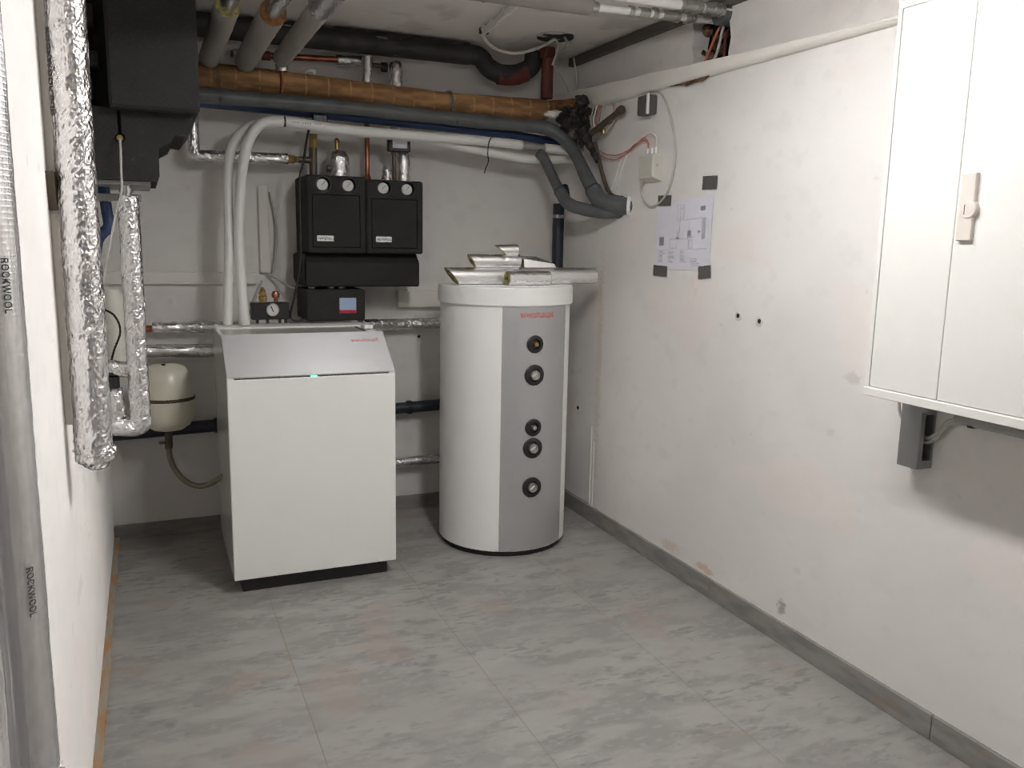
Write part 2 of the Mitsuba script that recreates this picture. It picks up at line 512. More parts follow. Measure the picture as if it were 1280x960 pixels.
for k in range(46):
    s = rng.uniform(0.018, 0.05)
    y = rng.uniform(3.22, 3.52)
    d = np.abs(y - 3.36) / 0.16
    z = rng.uniform(2.34, 2.64)
    if rng.random() < 0.55:
        y = rng.choice([3.50, 3.235]) + rng.uniform(-0.02, 0.02)
    o = trimesh.creation.icosphere(1, s * 0.6)
    o.vertices *= 1 + 0.35 * (meshkit.noise(o.vertices * 90 + k, k)[:, None] - 0.5)
    o.apply_translation((XU + rng.uniform(0.06, 0.25), y, z))
    rub.append(o)
part(wr, "rubble", cat(*rub), M_BRICK, smooth=False, stuff=True)
struct("ceiling", cat(bx(XL, XU + 0.5, YF, YB, ZC, ZC + 0.1)), M_CEIL, label="whitewashed concrete ceiling stained with grime")


def ledge_mesh():
    P, F = [], []
    ys = np.linspace(1.94, YB, 40)
    for y in ys:
        w = 0.004 * (meshkit.noise(np.array([[y * 6, 0, 0]]), 2)[0] - 0.5)
        zt = ledge_z(y) + w
        prof = [(XR + 0.02, 2.322), (XR - 0.014, 2.322), (XR - 0.026, 2.330), (XR - 0.032, 2.342), (XR - 0.032, zt - 0.004), (XR - 0.028, zt), (XU + 0.02, zt + 0.002), (XU + 0.02, 2.322)]
        P += [(a, y, b) for a, b in prof]
    n = 8
    for i in range(len(ys) - 1):
        for j in range(n):
            a, b, c, d = i * n + j, i * n + (j + 1) % n, (i + 1) * n + (j + 1) % n, (i + 1) * n + j
            F += [(a, b, c), (a, c, d)]
    for j in range(1, n - 1):
        F.append((0, j + 1, j))
        F.append(((len(ys) - 1) * n, (len(ys) - 1) * n + j, (len(ys) - 1) * n + j + 1))
    m = trimesh.Trimesh(np.array(P), np.array(F), process=False)
    m.fix_normals()
    return m


struct("trim_1", ledge_mesh(), M_TRIM, smooth=40, label="cream ledge running along the top of the right wall")
crack = [(3.52, 2.324), (3.44, 2.318), (3.38, 2.312), (3.36, 2.305), (3.30, 2.312), (3.24, 2.308), (3.20, 2.318), (3.18, 2.326), (3.30, 2.334), (3.45, 2.332)]
part("trim_1", "crack", extr(crack, 0.004, "yz", XR - 0.0175), M_BRICK, smooth=False, label="dark torn crack under the ledge")
struct("trim_2", cat(rod((XR - 0.001, 4.150, 0.07), (XR - 0.001, 4.150, 0.56), 0.005), rod((XR - 0.001, 4.116, 0.07), (XR - 0.001, 4.116, 0.48), 0.004)), M_TRIM, smooth=True,
       label="thin upright corner bead on the right wall beside the tank")
struct("trim_3", bx(XU - 0.035, XU + 0.01, 2.2, YB, ZC - 0.05, ZC - 0.002, 0.003), M_DARKSTEEL, label="dark steel strip in the angle of ceiling and right wall")

# floor: slab, grout and tiles as pieces
fl = struct("floor", bx(XL, XR + 0.1, YF, YB, -0.1, -0.0008), M_GROUT, label="floor of grey marbled tiles with ochre joints")
xs = [XL + 0.002, 0.438, 1.094, 1.758, XR - 0.002]
ye = [YF, 0.31, 1.63, 2.95, 4.27, YB]
for i in range(4):
    for j in range(5):
        g = 0.0010
        part(fl, "tile", bx(xs[i] + g, xs[i + 1] - g, ye[j] + 0.0004, ye[j + 1] - 0.0004, -0.008, 0.0, 0.0006), M_TILE, smooth=False)
# skirtings
bl = []
yy = np.linspace(YF, YB, 90)
for a, b in zip(yy[:-1], yy[1:]):
    w = 0.026 + 0.006 * (meshkit.noise(np.array([[a * 5, 0, 0]]), 1)[0] - 0.5)
    bl.append(bx(XL - 0.002, XL + w, a, b + 0.001, 0.0, 0.016))
struct("baseboard_left", cat(*bl), M_OCHRE, label="narrow ochre mortar strip at the foot of the left wall")
bb = struct("baseboard_back", bx(XL, XR, YB - 0.012, YB, 0.0, 0.07), M_GROUT, label="grey tiled skirting along the back wall")
for a, b in ((XL + 0.002, 0.55), (0.552, 1.15), (1.152, 1.75), (1.752, XR - 0.016)):
    part(bb, "tile", bx(a, b, YB - 0.017, YB, 0.0, 0.078, 0.002), M_SKIRT, smooth=False)
br = struct("baseboard_right", bx(XR - 0.008, XR + 0.016, YF, YB, 0.0, 0.084), M_GROUT, label="grey tiled skirting along the right wall")
for a, b in ((YF, -0.624), (-0.622, 0.576), (0.578, 1.776), (1.778, 2.976), (2.978, 4.176), (4.178, YB - 0.018)):
    part(br, "tile", bx(XR - 0.014, XR + 0.014, a, b, 0.0, 0.09, 0.002), M_SKIRT, smooth=False)

# ---------------------------------------------------------------- ceiling lamp (outside the frame, lights the room)
t = thing("ceiling_lamp", "white batten lamp with a flat opal diffuser under the ceiling", "lamp")
part(t, "housing", bx(LAMP_X - 0.075, LAMP_X + 0.075, LAMP_Y0 - 0.03, LAMP_Y1 + 0.03, LAMP_Z + 0.003, LAMP_Z + 0.06, 0.006), M_LAMPBODY, smooth=False)
for y in (LAMP_Y0 + 0.2, LAMP_Y1 - 0.2):
    part(t, "hanger", bx(LAMP_X - 0.012, LAMP_X + 0.012, y - 0.012, y + 0.012, LAMP_Z + 0.06, ZC), M_LAMPBODY, smooth=False)
dif = bx(LAMP_X - 0.065, LAMP_X + 0.065, LAMP_Y0, LAMP_Y1, LAMP_Z - 0.030, LAMP_Z, 0.008)
part(t, "diffuser", dif, M_LAMPBODY, smooth=False, emitter={"type": "area", "radiance": rgb(*LAMP_RGB)})

# ---------------------------------------------------------------- boiler
t = thing("boiler", "white floor-standing boiler with slanted silver control panel on black plinth", "boiler")
X0, X1, YFR, YBK = 0.297, 1.040, 3.772, 4.45
prof = [(YFR, 0.075), (YBK, 0.075), (YBK, 1.148), (3.975, 1.148), (YFR, 0.992)]
part(t, "body", extr(prof, X1 - X0 - 0.006, "yz", X0 + 0.003), M_ENAMEL, smooth=False)
part(t, "front_panel", bx(X0, X1, 3.75, YFR, 0.075, 0.985, 0.003), M_ENAMEL, smooth=False)
sp = [(YFR + 0.001, 0.080), (YBK, 0.080), (YBK, 1.144), (3.978, 1.144), (YFR + 0.001, 0.990)]
for a in (X0, X1 - 0.0035):
    part(t, "side_panel", extr(sp, 0.0035, "yz", a), M_SIDE, smooth=False, label="glossy grey side panel")
part(t, "plinth", bx(0.335, 1.008, 3.80, 4.42, 0.0, 0.076, 0.003), M_BLACKPLASTIC, smooth=False, label="black recessed plinth")
sl = np.array([0.0, 3.975 - YFR + 0.018, 1.150 - 0.992])
sl_n = np.array([0, -sl[2], sl[1]]) / np.linalg.norm(sl)
cp = [(3.752, 0.996), (3.757, 0.989), (YFR + 0.004, 0.992), (3.979, 1.148), (4.0, 1.148), (4.0, 1.155), (3.972, 1.156)]
pm = extr(cp, X1 - X0 - 0.002, "yz", X0 + 0.001)
pm = trimesh.Trimesh(pm.vertices[pm.faces.ravel()], np.arange(len(pm.faces) * 3).reshape(-1, 3), process=False)
# brushed along x: the first texture axis runs up the slope, the second along the brushing
part(t, "control_panel", pm, M_BRUSHED, smooth=False, uv=np.stack([pm.vertices[:, 1] + pm.vertices[:, 2], pm.vertices[:, 0]], 1), label="slanted brushed silver control panel")
part(t, "shadow_gap", bx(X0 + 0.03, X1 - 0.03, 3.7545, YFR + 0.001, 0.985, 0.990), M_GAP, smooth=False)
for a in (X0, X1 - 0.028):
    part(t, "corner_trim", bx(a, a + 0.028, 3.7495, YFR, 0.9845, 0.992, 0.001), M_ENAMEL, smooth=False)
part(t, "status_light", bx(0.652, 0.682, 3.750, 3.760, 0.9845, 0.9905, 0.001), M_DIAL, smooth=False, label="small glowing green status light",
     emitter={"type": "area", "radiance": rgb(0.02, 1.3, 0.45)})
d = sl / np.linalg.norm(sl)
o = np.array([0.872, 3.752, 0.996]) + d * 0.205 + sl_n * 0.0015
part(t, "lettering", text("weishaupt", 0.020, o, (1, 0, 0), d), M_PRINTRED, smooth=False, label="red printed lettering")
part(t, "top_tray", bx(0.315, 0.968, 4.00, 4.275, 1.147, 1.1505, 0.001), M_TRAY, smooth=False, label="glossy grey top tray")
part(t, "top_rim", bx(X0 + 0.003, X1 - 0.003, 4.288, YBK, 1.147, 1.157, 0.003), M_ENAMEL, smooth=False)
part(t, "tray_edge", bx(0.972, 0.980, 4.00, 4.28, 1.147, 1.1515, 0.001), M_GAP, smooth=False)
part(t, "top_clip", bx(0.985, 1.03, 4.12, 4.2, 1.154, 1.172, 0.003), M_ENAMEL, smooth=False)

# ---------------------------------------------------------------- hot water tank
TC, TR = (1.728, 4.085), 0.340
t = thing("hot_water_tank", "tall white cylindrical hot water tank with grey front strip and five ports", "tank")
part(t, "base_ring", lathe([(0, 0), (TR - 0.02, 0), (TR - 0.014, 0.028), (TR - 0.014, 0.036), (0, 0.036)], (*TC, 0), n=96), M_BLACKPLASTIC, smooth=35, label="dark base ring")
part(t, "shell", lathe([(0, 0.030), (TR - 0.004, 0.030), (TR, 0.034), (TR, 1.29), (0, 1.29)], (*TC, 0), n=128), M_SHELL, smooth=35)
LR = TR + 0.013
part(t, "lid", lathe([(0, 1.285), (TR + 0.001, 1.285), (LR - 0.004, 1.283), (LR, 1.288), (LR, 1.366), (LR - 0.003, 1.373), (LR - 0.010, 1.377), (0, 1.378)], (*TC, 0), n=128), M_SHELL, smooth=35)


def curved_patch(c, r0, r1, a0, a1, z0, z1, n=40):
    a = np.radians(np.linspace(a0, a1, n))
    P = []
    for q in a:
        for r, z in ((r0, z0), (r1, z0), (r1, z1), (r0, z1)):
            P.append((c[0] + r * math.cos(q), c[1] + r * math.sin(q), z))
    F = []
    for i in range(n - 1):
        for j in range(4):
            A, B, C, D = i * 4 + j, i * 4 + (j + 1) % 4, (i + 1) * 4 + (j + 1) % 4, (i + 1) * 4 + j
            F += [(A, C, B), (A, D, C)]
    F += [(0, 1, 2), (0, 2, 3)]
    e = (n - 1) * 4
    F += [(e, e + 2, e + 1), (e, e + 3, e + 2)]
    m = trimesh.Trimesh(np.array(P), np.array(F), process=False)
    m.fix_normals()
    return m


part(t, "front_strip", curved_patch(TC, TR - 0.002, TR + 0.003, -115, -49, 0.036, 1.283), M_SILVER, smooth=35, label="curved silver grey front strip")
PA = -87.0
for k, (z, big) in enumerate(((1.098, 0), (0.944, 1), (0.678, 0), (0.572, 1), (0.368, 1))):
    a = math.radians(PA)
    R = 0.052 if big else 0.044
    rr = TR + 0.002
    prof = [(0, 0), (R, 0), (R, 0.010), (R - 0.006, 0.014), (R * 0.62, 0.014), (R * 0.52, 0.004), (0, 0.004)]
    plug = [(0, 0.002), (R * 0.5, 0.002), (R * 0.5, 0.020), (R * 0.45, 0.024), (R * 0.40, 0.024), (R * 0.36, 0.018), (0, 0.018)]
    if not big:
        plug = [(0, 0.002), (R * 0.26, 0.002), (R * 0.26, 0.026), (R * 0.18, 0.03), (0, 0.03)]
    MM = np.eye(4)
    rad, tan = np.array([math.cos(a), math.sin(a), 0]), np.array([-math.sin(a), math.cos(a), 0])
    MM[:3, 0], MM[:3, 1], MM[:3, 2], MM[:3, 3] = tan, np.cross(rad, tan), rad, np.array([*TC, z]) + rad * (TR - 0.001)
    f = lathe(prof, n=40)
    f.apply_transform(MM)
    p = part(t, "port", f, M_BLACKPLASTIC, smooth=35, label="black round port ring")
    q = lathe(plug, n=6 if False else 24)
    q.apply_transform(MM)
    part(p, "plug", q, M_BRASS if k == 0 else M_FITTING, smooth=35, label="brass plug" if k == 0 else "metal screw plug")
    if big:
        bar = bx(-R * 0.34, R * 0.34, -0.004, 0.004, 0.016, 0.023, 0.001)
        bar.apply_transform(np.array([[0.8, -0.6, 0, 0], [0.6, 0.8, 0, 0], [0, 0, 1, 0], [0, 0, 0, 1.0]]))
        bar.apply_transform(MM)
        part(p, "plug", bar, M_FITTING, smooth=False)
part(t, "lettering", wrap("weishaupt", 0.030, TC, TR + 0.0032, -100.5, 1.229, squeeze=0.96), M_PRINTRED, smooth=False, label="red printed lettering")

# ---------------------------------------------------------------- lagging offcuts on the tank lid
LZ = 1.378


def pipe_shell(p, q, ro, ri, name_seed, a0=0, a1=360, cut=0.0, crump=0.0008):
    """A pipe section of mineral wool with a foil skin, as (skin, wool) meshes, from p to q; angles of the section in degrees."""
    p, q = np.array(p, float), np.array(q, float)
    L = np.linalg.norm(q - p)
    ex = (q - p) / L
    ey = np.cross([0, 0, 1.0], ex)
    ey /= np.linalg.norm(ey)
    ez = np.cross(ex, ey)
    na, nl = 40, 36
    full = abs(a1 - a0) >= 359.9
    a = np.radians(np.linspace(a0, a1, na))

    def grid(r, x0, x1, seed):
        V = []
        for s in np.linspace(0, 1, nl):
            yy, zz = r * np.cos(a), r * np.sin(a)
            xx = x0 + (x1 - x0) * s - cut * (zz / ro) * (1 - s)
            pos = p + xx[:, None] * ex + yy[:, None] * ey + zz[:, None] * ez
            if seed is not None:
                w = crump * (1 - 2 * np.abs(meshkit.noise(pos * 45, seed) - 0.5) - 0.5)
                pos = pos + w[:, None] * (np.cos(a)[:, None] * ey + np.sin(a)[:, None] * ez)
            V.append(pos)
        return np.array(V)

    def solid(o, i):
        V = np.vstack([o.reshape(-1, 3), i.reshape(-1, 3)])
        F = []
        n0 = nl * na
        for k in range(nl - 1):
            for j in range(na - 1):
                A, B, C, D = k * na + j, k * na + j + 1, (k + 1) * na + j + 1, (k + 1) * na + j
                F += [(A, B, C), (A, C, D), (n0 + A, n0 + C, n0 + B), (n0 + A, n0 + D, n0 + C)]
            if not full:
                for j in (0, na - 1):
                    A, D = k * na + j, (k + 1) * na + j
                    F += [(A, D, n0 + D), (A, n0 + D, n0 + A)] if j == 0 else [(A, n0 + D, D), (A, n0 + A, n0 + D)]
        for k in (0, nl - 1):
            for j in range(na - 1):
                A, B = k * na + j, k * na + j + 1
                F += [(A, n0 + B, B), (A, n0 + A, n0 + B)] if k == 0 else [(A, B, n0 + B), (A, n0 + B, n0 + A)]
        return trimesh.Trimesh(V, np.array(F), process=False)

    skin = solid(grid(ro, 0, L, name_seed), grid(ro - 0.0022, 0, L, None))
    wool = solid(grid(ro - 0.0024, -0.003, L + 0.003, None), grid(ri, -0.002, L + 0.002, None))
    return skin, wool


def offcut(label, p, q, ro, ri, seed, **k):
    t = thing("lagging_offcut", label, "pipe insulation")
    s, w = pipe_shell(p, q, ro, ri, seed, **k)
    part(t, "foil_skin", s, M_SMOOTHFOIL, smooth=30)
    part(t, "wool_core", w, M_WOOL, smooth=False, label="yellow green mineral wool core")
    return t


offcut("longest foil faced pipe lagging piece lying across the tank lid", (1.395, 3.985, LZ + 0.043), (2.20, 3.985, LZ + 0.0445), 0.043, 0.014, 3, cut=0.035)
offcut("short roll of foil lagging at the front of the pile on the tank lid", (1.655, 3.89, LZ + 0.037), (1.885, 3.90, LZ + 0.037), 0.036, 0.011, 5, crump=0.002)
offcut("dark creased foil lagging piece lying on top of the longest piece", (1.50, 3.985, LZ + 0.118), (1.755, 3.975, LZ + 0.119), 0.033, 0.012, 8, cut=0.02, crump=0.0025)
# folded flap of foil-faced slab right of it
t = thing("lagging_offcut", "bright flat wedge of foil lagging on the pile's right above the tank", "pipe insulation")
flap = trimesh.convex.convex_hull(np.array([(1.765, 3.93, LZ + 0.0885), (1.94, 3.92, LZ + 0.089), (1.965, 4.03, LZ + 0.089), (1.765, 4.06, LZ + 0.089), (1.765, 3.94, LZ + 0.132), (1.93, 3.925, LZ + 0.108),
                                            (1.96, 4.02, LZ + 0.108), (1.80, 4.05, LZ + 0.145), (1.88, 4.04, LZ + 0.142)]))
part(t, "foil_skin", flap, M_SMOOTHFOIL, smooth=False)
t = thing("lagging_offcut", "small curled half shell of lagging topmost on the pile over the tank", "pipe insulation")
s, w = pipe_shell((1.655, 3.985, LZ + 0.172), (1.745, 3.98, LZ + 0.176), 0.028, 0.017, 11, a0=75, a1=285, cut=0.03)
part(t, "foil_skin", s, M_SMOOTHFOIL, smooth=30)
part(t, "wool_core", w, M_WOOL, smooth=False, label="yellow green mineral wool lining")

# ---------------------------------------------------------------- pump groups on the back wall
PY0, PY1 = 4.385, YB


def pump_group(x0, x1, z0, z1, label, dials):
    t = thing("pump_group", label, "pump group", "pair of black pump groups")
    body = bx(x0, x1, PY0, PY1, z0, z1, 0.008)
    cut = [bx(x0 + 0.026, x1 - 0.030, PY0 - 0.01, PY0 + 0.012, z0 + 0.028, z1 - 0.095)]
    for dx, dz in dials:
        cut.append(lathe([(0, 0), (0.041, 0), (0.041, 0.062), (0, 0.062)], (dx, PY0 - 0.012, dz), "y", 32))
    part(t, "shell", minus(body, *cut), M_BLACK, smooth=False)
    part(t, "front_panel", bx(x0 + 0.029, x1 - 0.033, PY0 + 0.0005, PY0 + 0.013, z0 + 0.031, z1 - 0.098, 0.002), M_BLACK, smooth=False)
    for dx, dz in dials:
        p = part(t, "thermometer", lathe([(0, 0.052), (0.0405, 0.052), (0.0405, 0.001), (0.038, 0.001), (0.038, 0.046), (0, 0.046)][::-1], (dx, PY0, dz), "y", 32), M_BLACKPLASTIC,
                 smooth=35, label="round thermometer in a black recess")
        part(p, "dial", lathe([(0, 0.024), (0.028, 0.024), (0.028, 0.048), (0, 0.048)], (dx, PY0, dz), "y", 32), M_DIAL, smooth=35, label="white dial")
        nd = bx(-0.0012, 0.0012, 0.0228, 0.0236, -0.006, 0.020)
        nd.apply_transform(trimesh.transformations.rotation_matrix(0.7, (0, 1, 0)))
        nd.apply_translation((dx, PY0, dz))
        part(p, "needle", nd, M_PRINTDARK, smooth=False, label="dark needle")
    px = x0 + 0.048
    pl = part(t, "logo_plate", bx(px, px + 0.085, PY0 - 0.003, PY0 + 0.002, z0 + 0.060, z0 + 0.089, 0.001), M_PLATE, smooth=False, label="small white logo plate")
    part(pl, "lettering", text("weishaupt", 0.0145, (px + 0.005, PY0 - 0.0031, z0 + 0.068), (1, 0, 0), (0, 0, 1), 0.0005), M_PRINTDARK, smooth=False, label="dark lettering")
    return t


pump_group(0.762, 1.064, 1.519, 1.908, "left black foam pump group with two dials on the back wall", ((0.846, 1.862), (0.978, 1.862)))
pump_group(1.067, 1.372, 1.519, 1.898, "right black foam pump group with two dials on the back wall", ((1.162, 1.857), (1.290, 1.855)))
t = thing("manifold", "wide black foam manifold block under the two pump groups", "manifold")
part(t, "shell", extr([(4.47, 1.517), (4.41, 1.47), (4.41, 1.352), (4.42, 1.345), (YB, 1.345), (YB, 1.517)], 0.60, "yz", 0.758), M_BLACK, smooth=False)
part(t, "left_end", extr([(0.758, 1.515), (0.742, 1.505), (0.742, 1.38), (0.750, 1.355), (0.758, 1.347)], YB - 4.44, "xz", 4.44), M_BLACK, smooth=False)
t = thing("separator_box", "small black box with blue and red label on top of the boiler", "box")
part(t, "shell", bx(0.752, 1.058, 4.40, 4.70, 1.168, 1.332, 0.008), M_BLACK, smooth=False)
lb = part(t, "label", bx(0.922, 1.010, 4.3985, 4.4005, 1.225, 1.288), M_LABELBLUE, smooth=False, label="pale blue label")
part(lb, "stripe", bx(0.922, 1.012, 4.398, 4.4005, 1.208, 1.225), M_LABELRED, smooth=False, label="red lower stripe")
for x in (0.80, 0.90, 0.955):
    part(t, "fitting", lathe(disc_prof(0.02, 0.016, 0.002), (x, 4.5, 1.331)), M_STEEL, label="steel fitting")

# safety group on the boiler
t = thing("safety_group", "black block with white pressure gauge and brass valve on boiler top", "safety valve")
part(t, "block", bx(0.475, 0.660, 4.36, 4.43, 1.185, 1.270, 0.004), M_BLACKPLASTIC, smooth=False)
for x in (0.505, 0.555, 0.615, 0.645):
    part(t, "foot", bx(x - 0.006, x + 0.006, 4.38, 4.41, 1.165, 1.187), M_BLACKPLASTIC, smooth=False)
g = part(t, "gauge", lathe([(0, 0), (0.031, 0), (0.033, -0.006), (0.033, -0.014), (0.029, -0.016), (0.029, -0.011), (0, -0.011)], (0.576, 4.36, 1.235), "y", 32), M_STEEL, smooth=35, label="pressure gauge")
part(g, "dial", lathe([(0, -0.012), (0.029, -0.012), (0.029, -0.008), (0, -0.008)], (0.576, 4.36, 1.235), "y", 32), M_DIAL, smooth=35, label="white dial")
nd = bx(-0.0025, 0.0025, -0.0135, -0.0122, -0.010, 0.02)
nd.apply_transform(trimesh.transformations.rotation_matrix(-0.4, (0, 1, 0)))
nd.apply_translation((0.576, 4.36, 1.235))
part(g, "needle", nd, M_PRINTDARK, smooth=False, label="dark needle")
part(t, "valve", lathe([(0, 1.268), (0.017, 1.268), (0.017, 1.282), (0.021, 1.284), (0.021, 1.30), (0.016, 1.304), (0.016, 1.325), (0.012, 1.33), (0.007, 1.345), (0, 1.346)], (0.535, 4.395, 0), n=8), M_BRASS, smooth=35,
     label="brass air valve")
part(t, "valve", lathe([(0, 1.268), (0.009, 1.268), (0.009, 1.292), (0.018, 1.294), (0.02, 1.312), (0.013, 1.325), (0, 1.326)], (0.598, 4.395, 0), n=20), M_COPPER, smooth=35, label="copper coloured relief valve cap")

# ---------------------------------------------------------------- white heating pipes rising from the boiler
single("heating_pipe", "white lagged pipe rising from boiler top, rear and left of two", "pipe",
       sweep(spline([(0.362, 4.38, 1.16), (0.372, 4.39, 1.36), (0.386, 4.42, 1.577), (0.395, 4.46, 1.886), (0.424, 4.46, 2.04), (0.500, 4.46, 2.125), (0.612, 4.46, 2.150), (0.848, 4.46, 2.136), (1.18, 4.46, 2.134),
                     (1.45, 4.46, 2.120), (1.70, 4.45, 2.085), (1.95, 4.44, 2.055), (2.10, 4.44, 2.055), (2.325, 4.44, 2.07)]), 0.023, ds=0.02), M_WHITEPIPE, smooth=True)
wp = spline([(0.440, 4.35, 1.16), (0.434, 4.36, 1.30), (0.431, 4.385, 1.46), (0.433, 4.40, 1.655), (0.456, 4.40, 1.90), (0.471, 4.40, 1.980), (0.497, 4.40, 2.065), (0.552, 4.40, 2.137), (0.644, 4.40, 2.158),
             (0.78, 4.40, 2.150), (0.959, 4.40, 2.138), (1.338, 4.40, 2.131), (1.697, 4.40, 2.129), (1.945, 4.40, 2.121)])
t = thing("heating_pipe", "white lagged pipe rising from boiler top, nearer and right of two", "pipe")
part(t, "lagging", sweep(wp, 0.0255, ds=0.02), M_WHITEPIPE, smooth=True)
part(t, "bare_pipe", rod((1.93, 4.40, 2.121), (2.09, 4.40, 2.113), 0.017), M_GREYPIPE, smooth=30, label="grey bare length")
part(t, "lagging", rod((2.085, 4.40, 2.113), (2.326, 4.40, 2.104), 0.0255), M_WHITEPIPE, smooth=30)
part(t, "seam", lathe([(0.0262, -0.004), (0.0268, -0.004), (0.0268, 0.004), (0.0262, 0.004)], (0.665, 4.40, 2.157), "x", 20), M_PRINTDARK, label="dark joint")
part(t, "faint_print", cat(*[bx(0.70 + 0.012 * k, 0.706 + 0.012 * k, 4.3728, 4.376, 2.151 - 0.0004 * k, 2.157 - 0.0004 * k) for k in range(12) if k % 5 != 3]), M_GREYPIPE, smooth=False, stuff=True, label="faint unreadable print marks")

# ---------------------------------------------------------------- bundle under the ceiling
t = thing("lagged_pipe", "thick orange brown wool lagged pipe along the top of back wall", "pipe")
part(t, "lagging", sweep([(-0.2, 4.5, 2.362), (0.5, 4.5, 2.360), (1.548, 4.5, 2.322), (1.90, 4.5, 2.328), (2.13, 4.5, 2.333)], 0.058, n=40, ds=0.012,
                         rough=lambda q, s: 0.003 * (meshkit.noise(q * 22, 3) - 0.5) + 0.002 * (meshkit.noise(q * 70, 5) - 0.5)), M_ORANGE, smooth=40)
part(t, "end_length", sweep([(2.12, 4.5, 2.333), (2.20, 4.47, 2.34), (2.31, 4.33, 2.345), (2.345, 4.25, 2.345)], 0.050, n=32, ds=0.012, fillet=0.06,
                            rough=lambda q, s: 0.006 * (meshkit.noise(q * 30, 3) - 0.5)), M_BROWNWOOL, smooth=40, label="darker brown end")
for x in (0.367, 1.543, 1.556):
    pts = [(x, 4.5 + 0.061 * math.cos(a), 2.36 - 0.033 * (x > 1) + 0.061 * math.sin(a)) for a in np.linspace(0, 2 * pi, 33)]
    part(t, "wire_tie", sweep(pts, 0.0028, n=8, ds=9), M_STEEL, smooth=True, label="steel wire tie")
for x in (0.372, 1.545, 1.56):
    part(t, "hanging_wire", sweep([(x, 4.442, 2.36 - 0.033 * (x > 1)), (x - 0.002, 4.40, 2.30 - 0.03 * (x > 1)), (x - 0.006, 4.352, 2.22 - 0.02 * (x > 1))], 0.0025, n=8, ds=0.02), M_STEEL, smooth=True, label="steel wire tail")
t = thing("grey_pipe", "dark grey rubber lagged pipe under the orange one, dropping to right wall", "pipe")
part(t, "lagging", sweep(spline([(-0.2, 4.40, 2.252), (0.4, 4.40, 2.250), (1.0, 4.40, 2.246), (1.6, 4.40, 2.232), (1.95, 4.40, 2.226), (2.08, 4.38, 2.218), (2.165, 4.33, 2.165), (2.205, 4.25, 2.07), (2.222, 4.17, 1.965),
                                 (2.232, 4.08, 1.868)]), lambda s: 0.036 + 0.002 * math.sin(40 * s), n=24, ds=0.015), M_RUBBER, smooth=True)
part(t, "elbow", sweep(spline([(2.232, 4.09, 1.878), (2.238, 4.04, 1.83), (2.258, 3.98, 1.805), (2.31, 3.885, 1.788), (2.37, 3.80, 1.78)]), 0.045, n=24, ds=0.012), M_RUBBER, smooth=True)
t = thing("grey_pipe", "thinner grey rubber lagged branch left of the thick drop, bending to right wall", "pipe")
part(t, "lagging", sweep(spline([(2.055, 4.405, 2.085), (2.070, 4.38, 2.060), (2.098, 4.33, 1.965), (2.118, 4.25, 1.86)]), 0.029, n=24, ds=0.015), M_RUBBER, smooth=True)
part(t, "elbow", sweep(spline([(2.114, 4.26, 1.875), (2.135, 4.19, 1.805), (2.178, 4.11, 1.776), (2.24, 4.02, 1.758), (2.30, 3.945, 1.758), (2.37, 3.87, 1.765)]), 0.034, n=24, ds=0.012), M_RUBBER, smooth=True)
part(t, "black_wrap", sweep([(2.195, 4.36, 1.90), (2.175, 4.30, 1.855)], 0.024, n=16, ds=9), M_CABLEBLACK, label="black tape wrap")
single("blue_pipe", "thin blue pipe below the dark grey pipe along the back wall", "pipe",
       sweep(spline([(-0.2, 4.49, 2.238), (0.46, 4.49, 2.226), (1.0, 4.49, 2.214), (1.5, 4.49, 2.198), (1.92, 4.49, 2.183), (2.1, 4.49, 2.168), (2.325, 4.49, 2.16)]), 0.024, ds=0.03), M_BLUE, smooth=True)
t = thing("blue_pipe", "upright dark blue pipe with clamp behind the tank by right wall", "pipe")
part(t, "tube", rod((2.262, 4.56, 0.0), (2.262, 4.56, 1.82), 0.034, 24), M_NAVY, smooth=30)
part(t, "clamp", lathe([(0.035, 1.735), (0.040, 1.735), (0.040, 1.755), (0.035, 1.755)], (2.262, 4.56, 0)), M_STEEL, label="steel pipe clamp")
t = thing("pipe_bracket", "black bracket between blue pipe and white pipes above pump groups", "bracket")
part(t, "plate", bx(0.81, 0.88, 4.425, 4.455, 2.170, 2.205, 0.003), M_BLACKPLASTIC, smooth=False)
part(t, "arm", bx(0.835, 0.855, 4.45, YB, 2.176, 2.192), M_BLACKPLASTIC, smooth=False)

# torn dark lagging where the bundle meets the right wall
def clump(c, size, seed, amp):
    m = trimesh.creation.icosphere(4, 1.0)
    d = m.vertices.copy()
    k = 1 + amp * ((meshkit.fbm(d * 1.6 + seed, 5, seed) - 0.5) * 2 + 0.5 * (meshkit.fbm(d * 9 + seed, 3, seed) - 0.5))
    m.vertices = d * np.array(size) * k[:, None] + np.array(c)
    return m


t = thing("torn_lagging", "dark torn lagging clump where the pipes meet the right wall", "pipe insulation")
for c, size, sd in (((2.175, 4.33, 2.285), (0.045, 0.05, 0.04), 3), ((2.225, 4.26, 2.285), (0.045, 0.05, 0.05), 5), ((2.235, 4.24, 2.205), (0.042, 0.05, 0.06), 7), ((2.17, 4.30, 2.235), (0.04, 0.045, 0.04), 11)):
    part(t, "clump", clump(c, size, sd, 1.0), M_TANGLE, smooth=25)
part(t, "tuft", sweep([(2.215, 4.20, 2.20), (2.245, 4.15, 2.10), (2.262, 4.10, 2.03)], lambda s: 0.030 - 0.014 * s, n=20, ds=0.01, rough=lambda q, s: 0.018 * (meshkit.noise(q * 50, 8) - 0.5)), M_TANGLE, smooth=40)
tu = trimesh.creation.icosphere(3, 1.0)
tv = tu.vertices * np.array([0.035, 0.03, 0.03])
tu.vertices = tv * (1 + 1.3 * (meshkit.fbm(tv * 60, 3, 9) - 0.5)[:, None]) + np.array([2.19, 4.17, 2.345])
part(t, "tuft", tu, M_TANGLE, smooth=40)
tw = trimesh.creation.icosphere(3, 1.0)
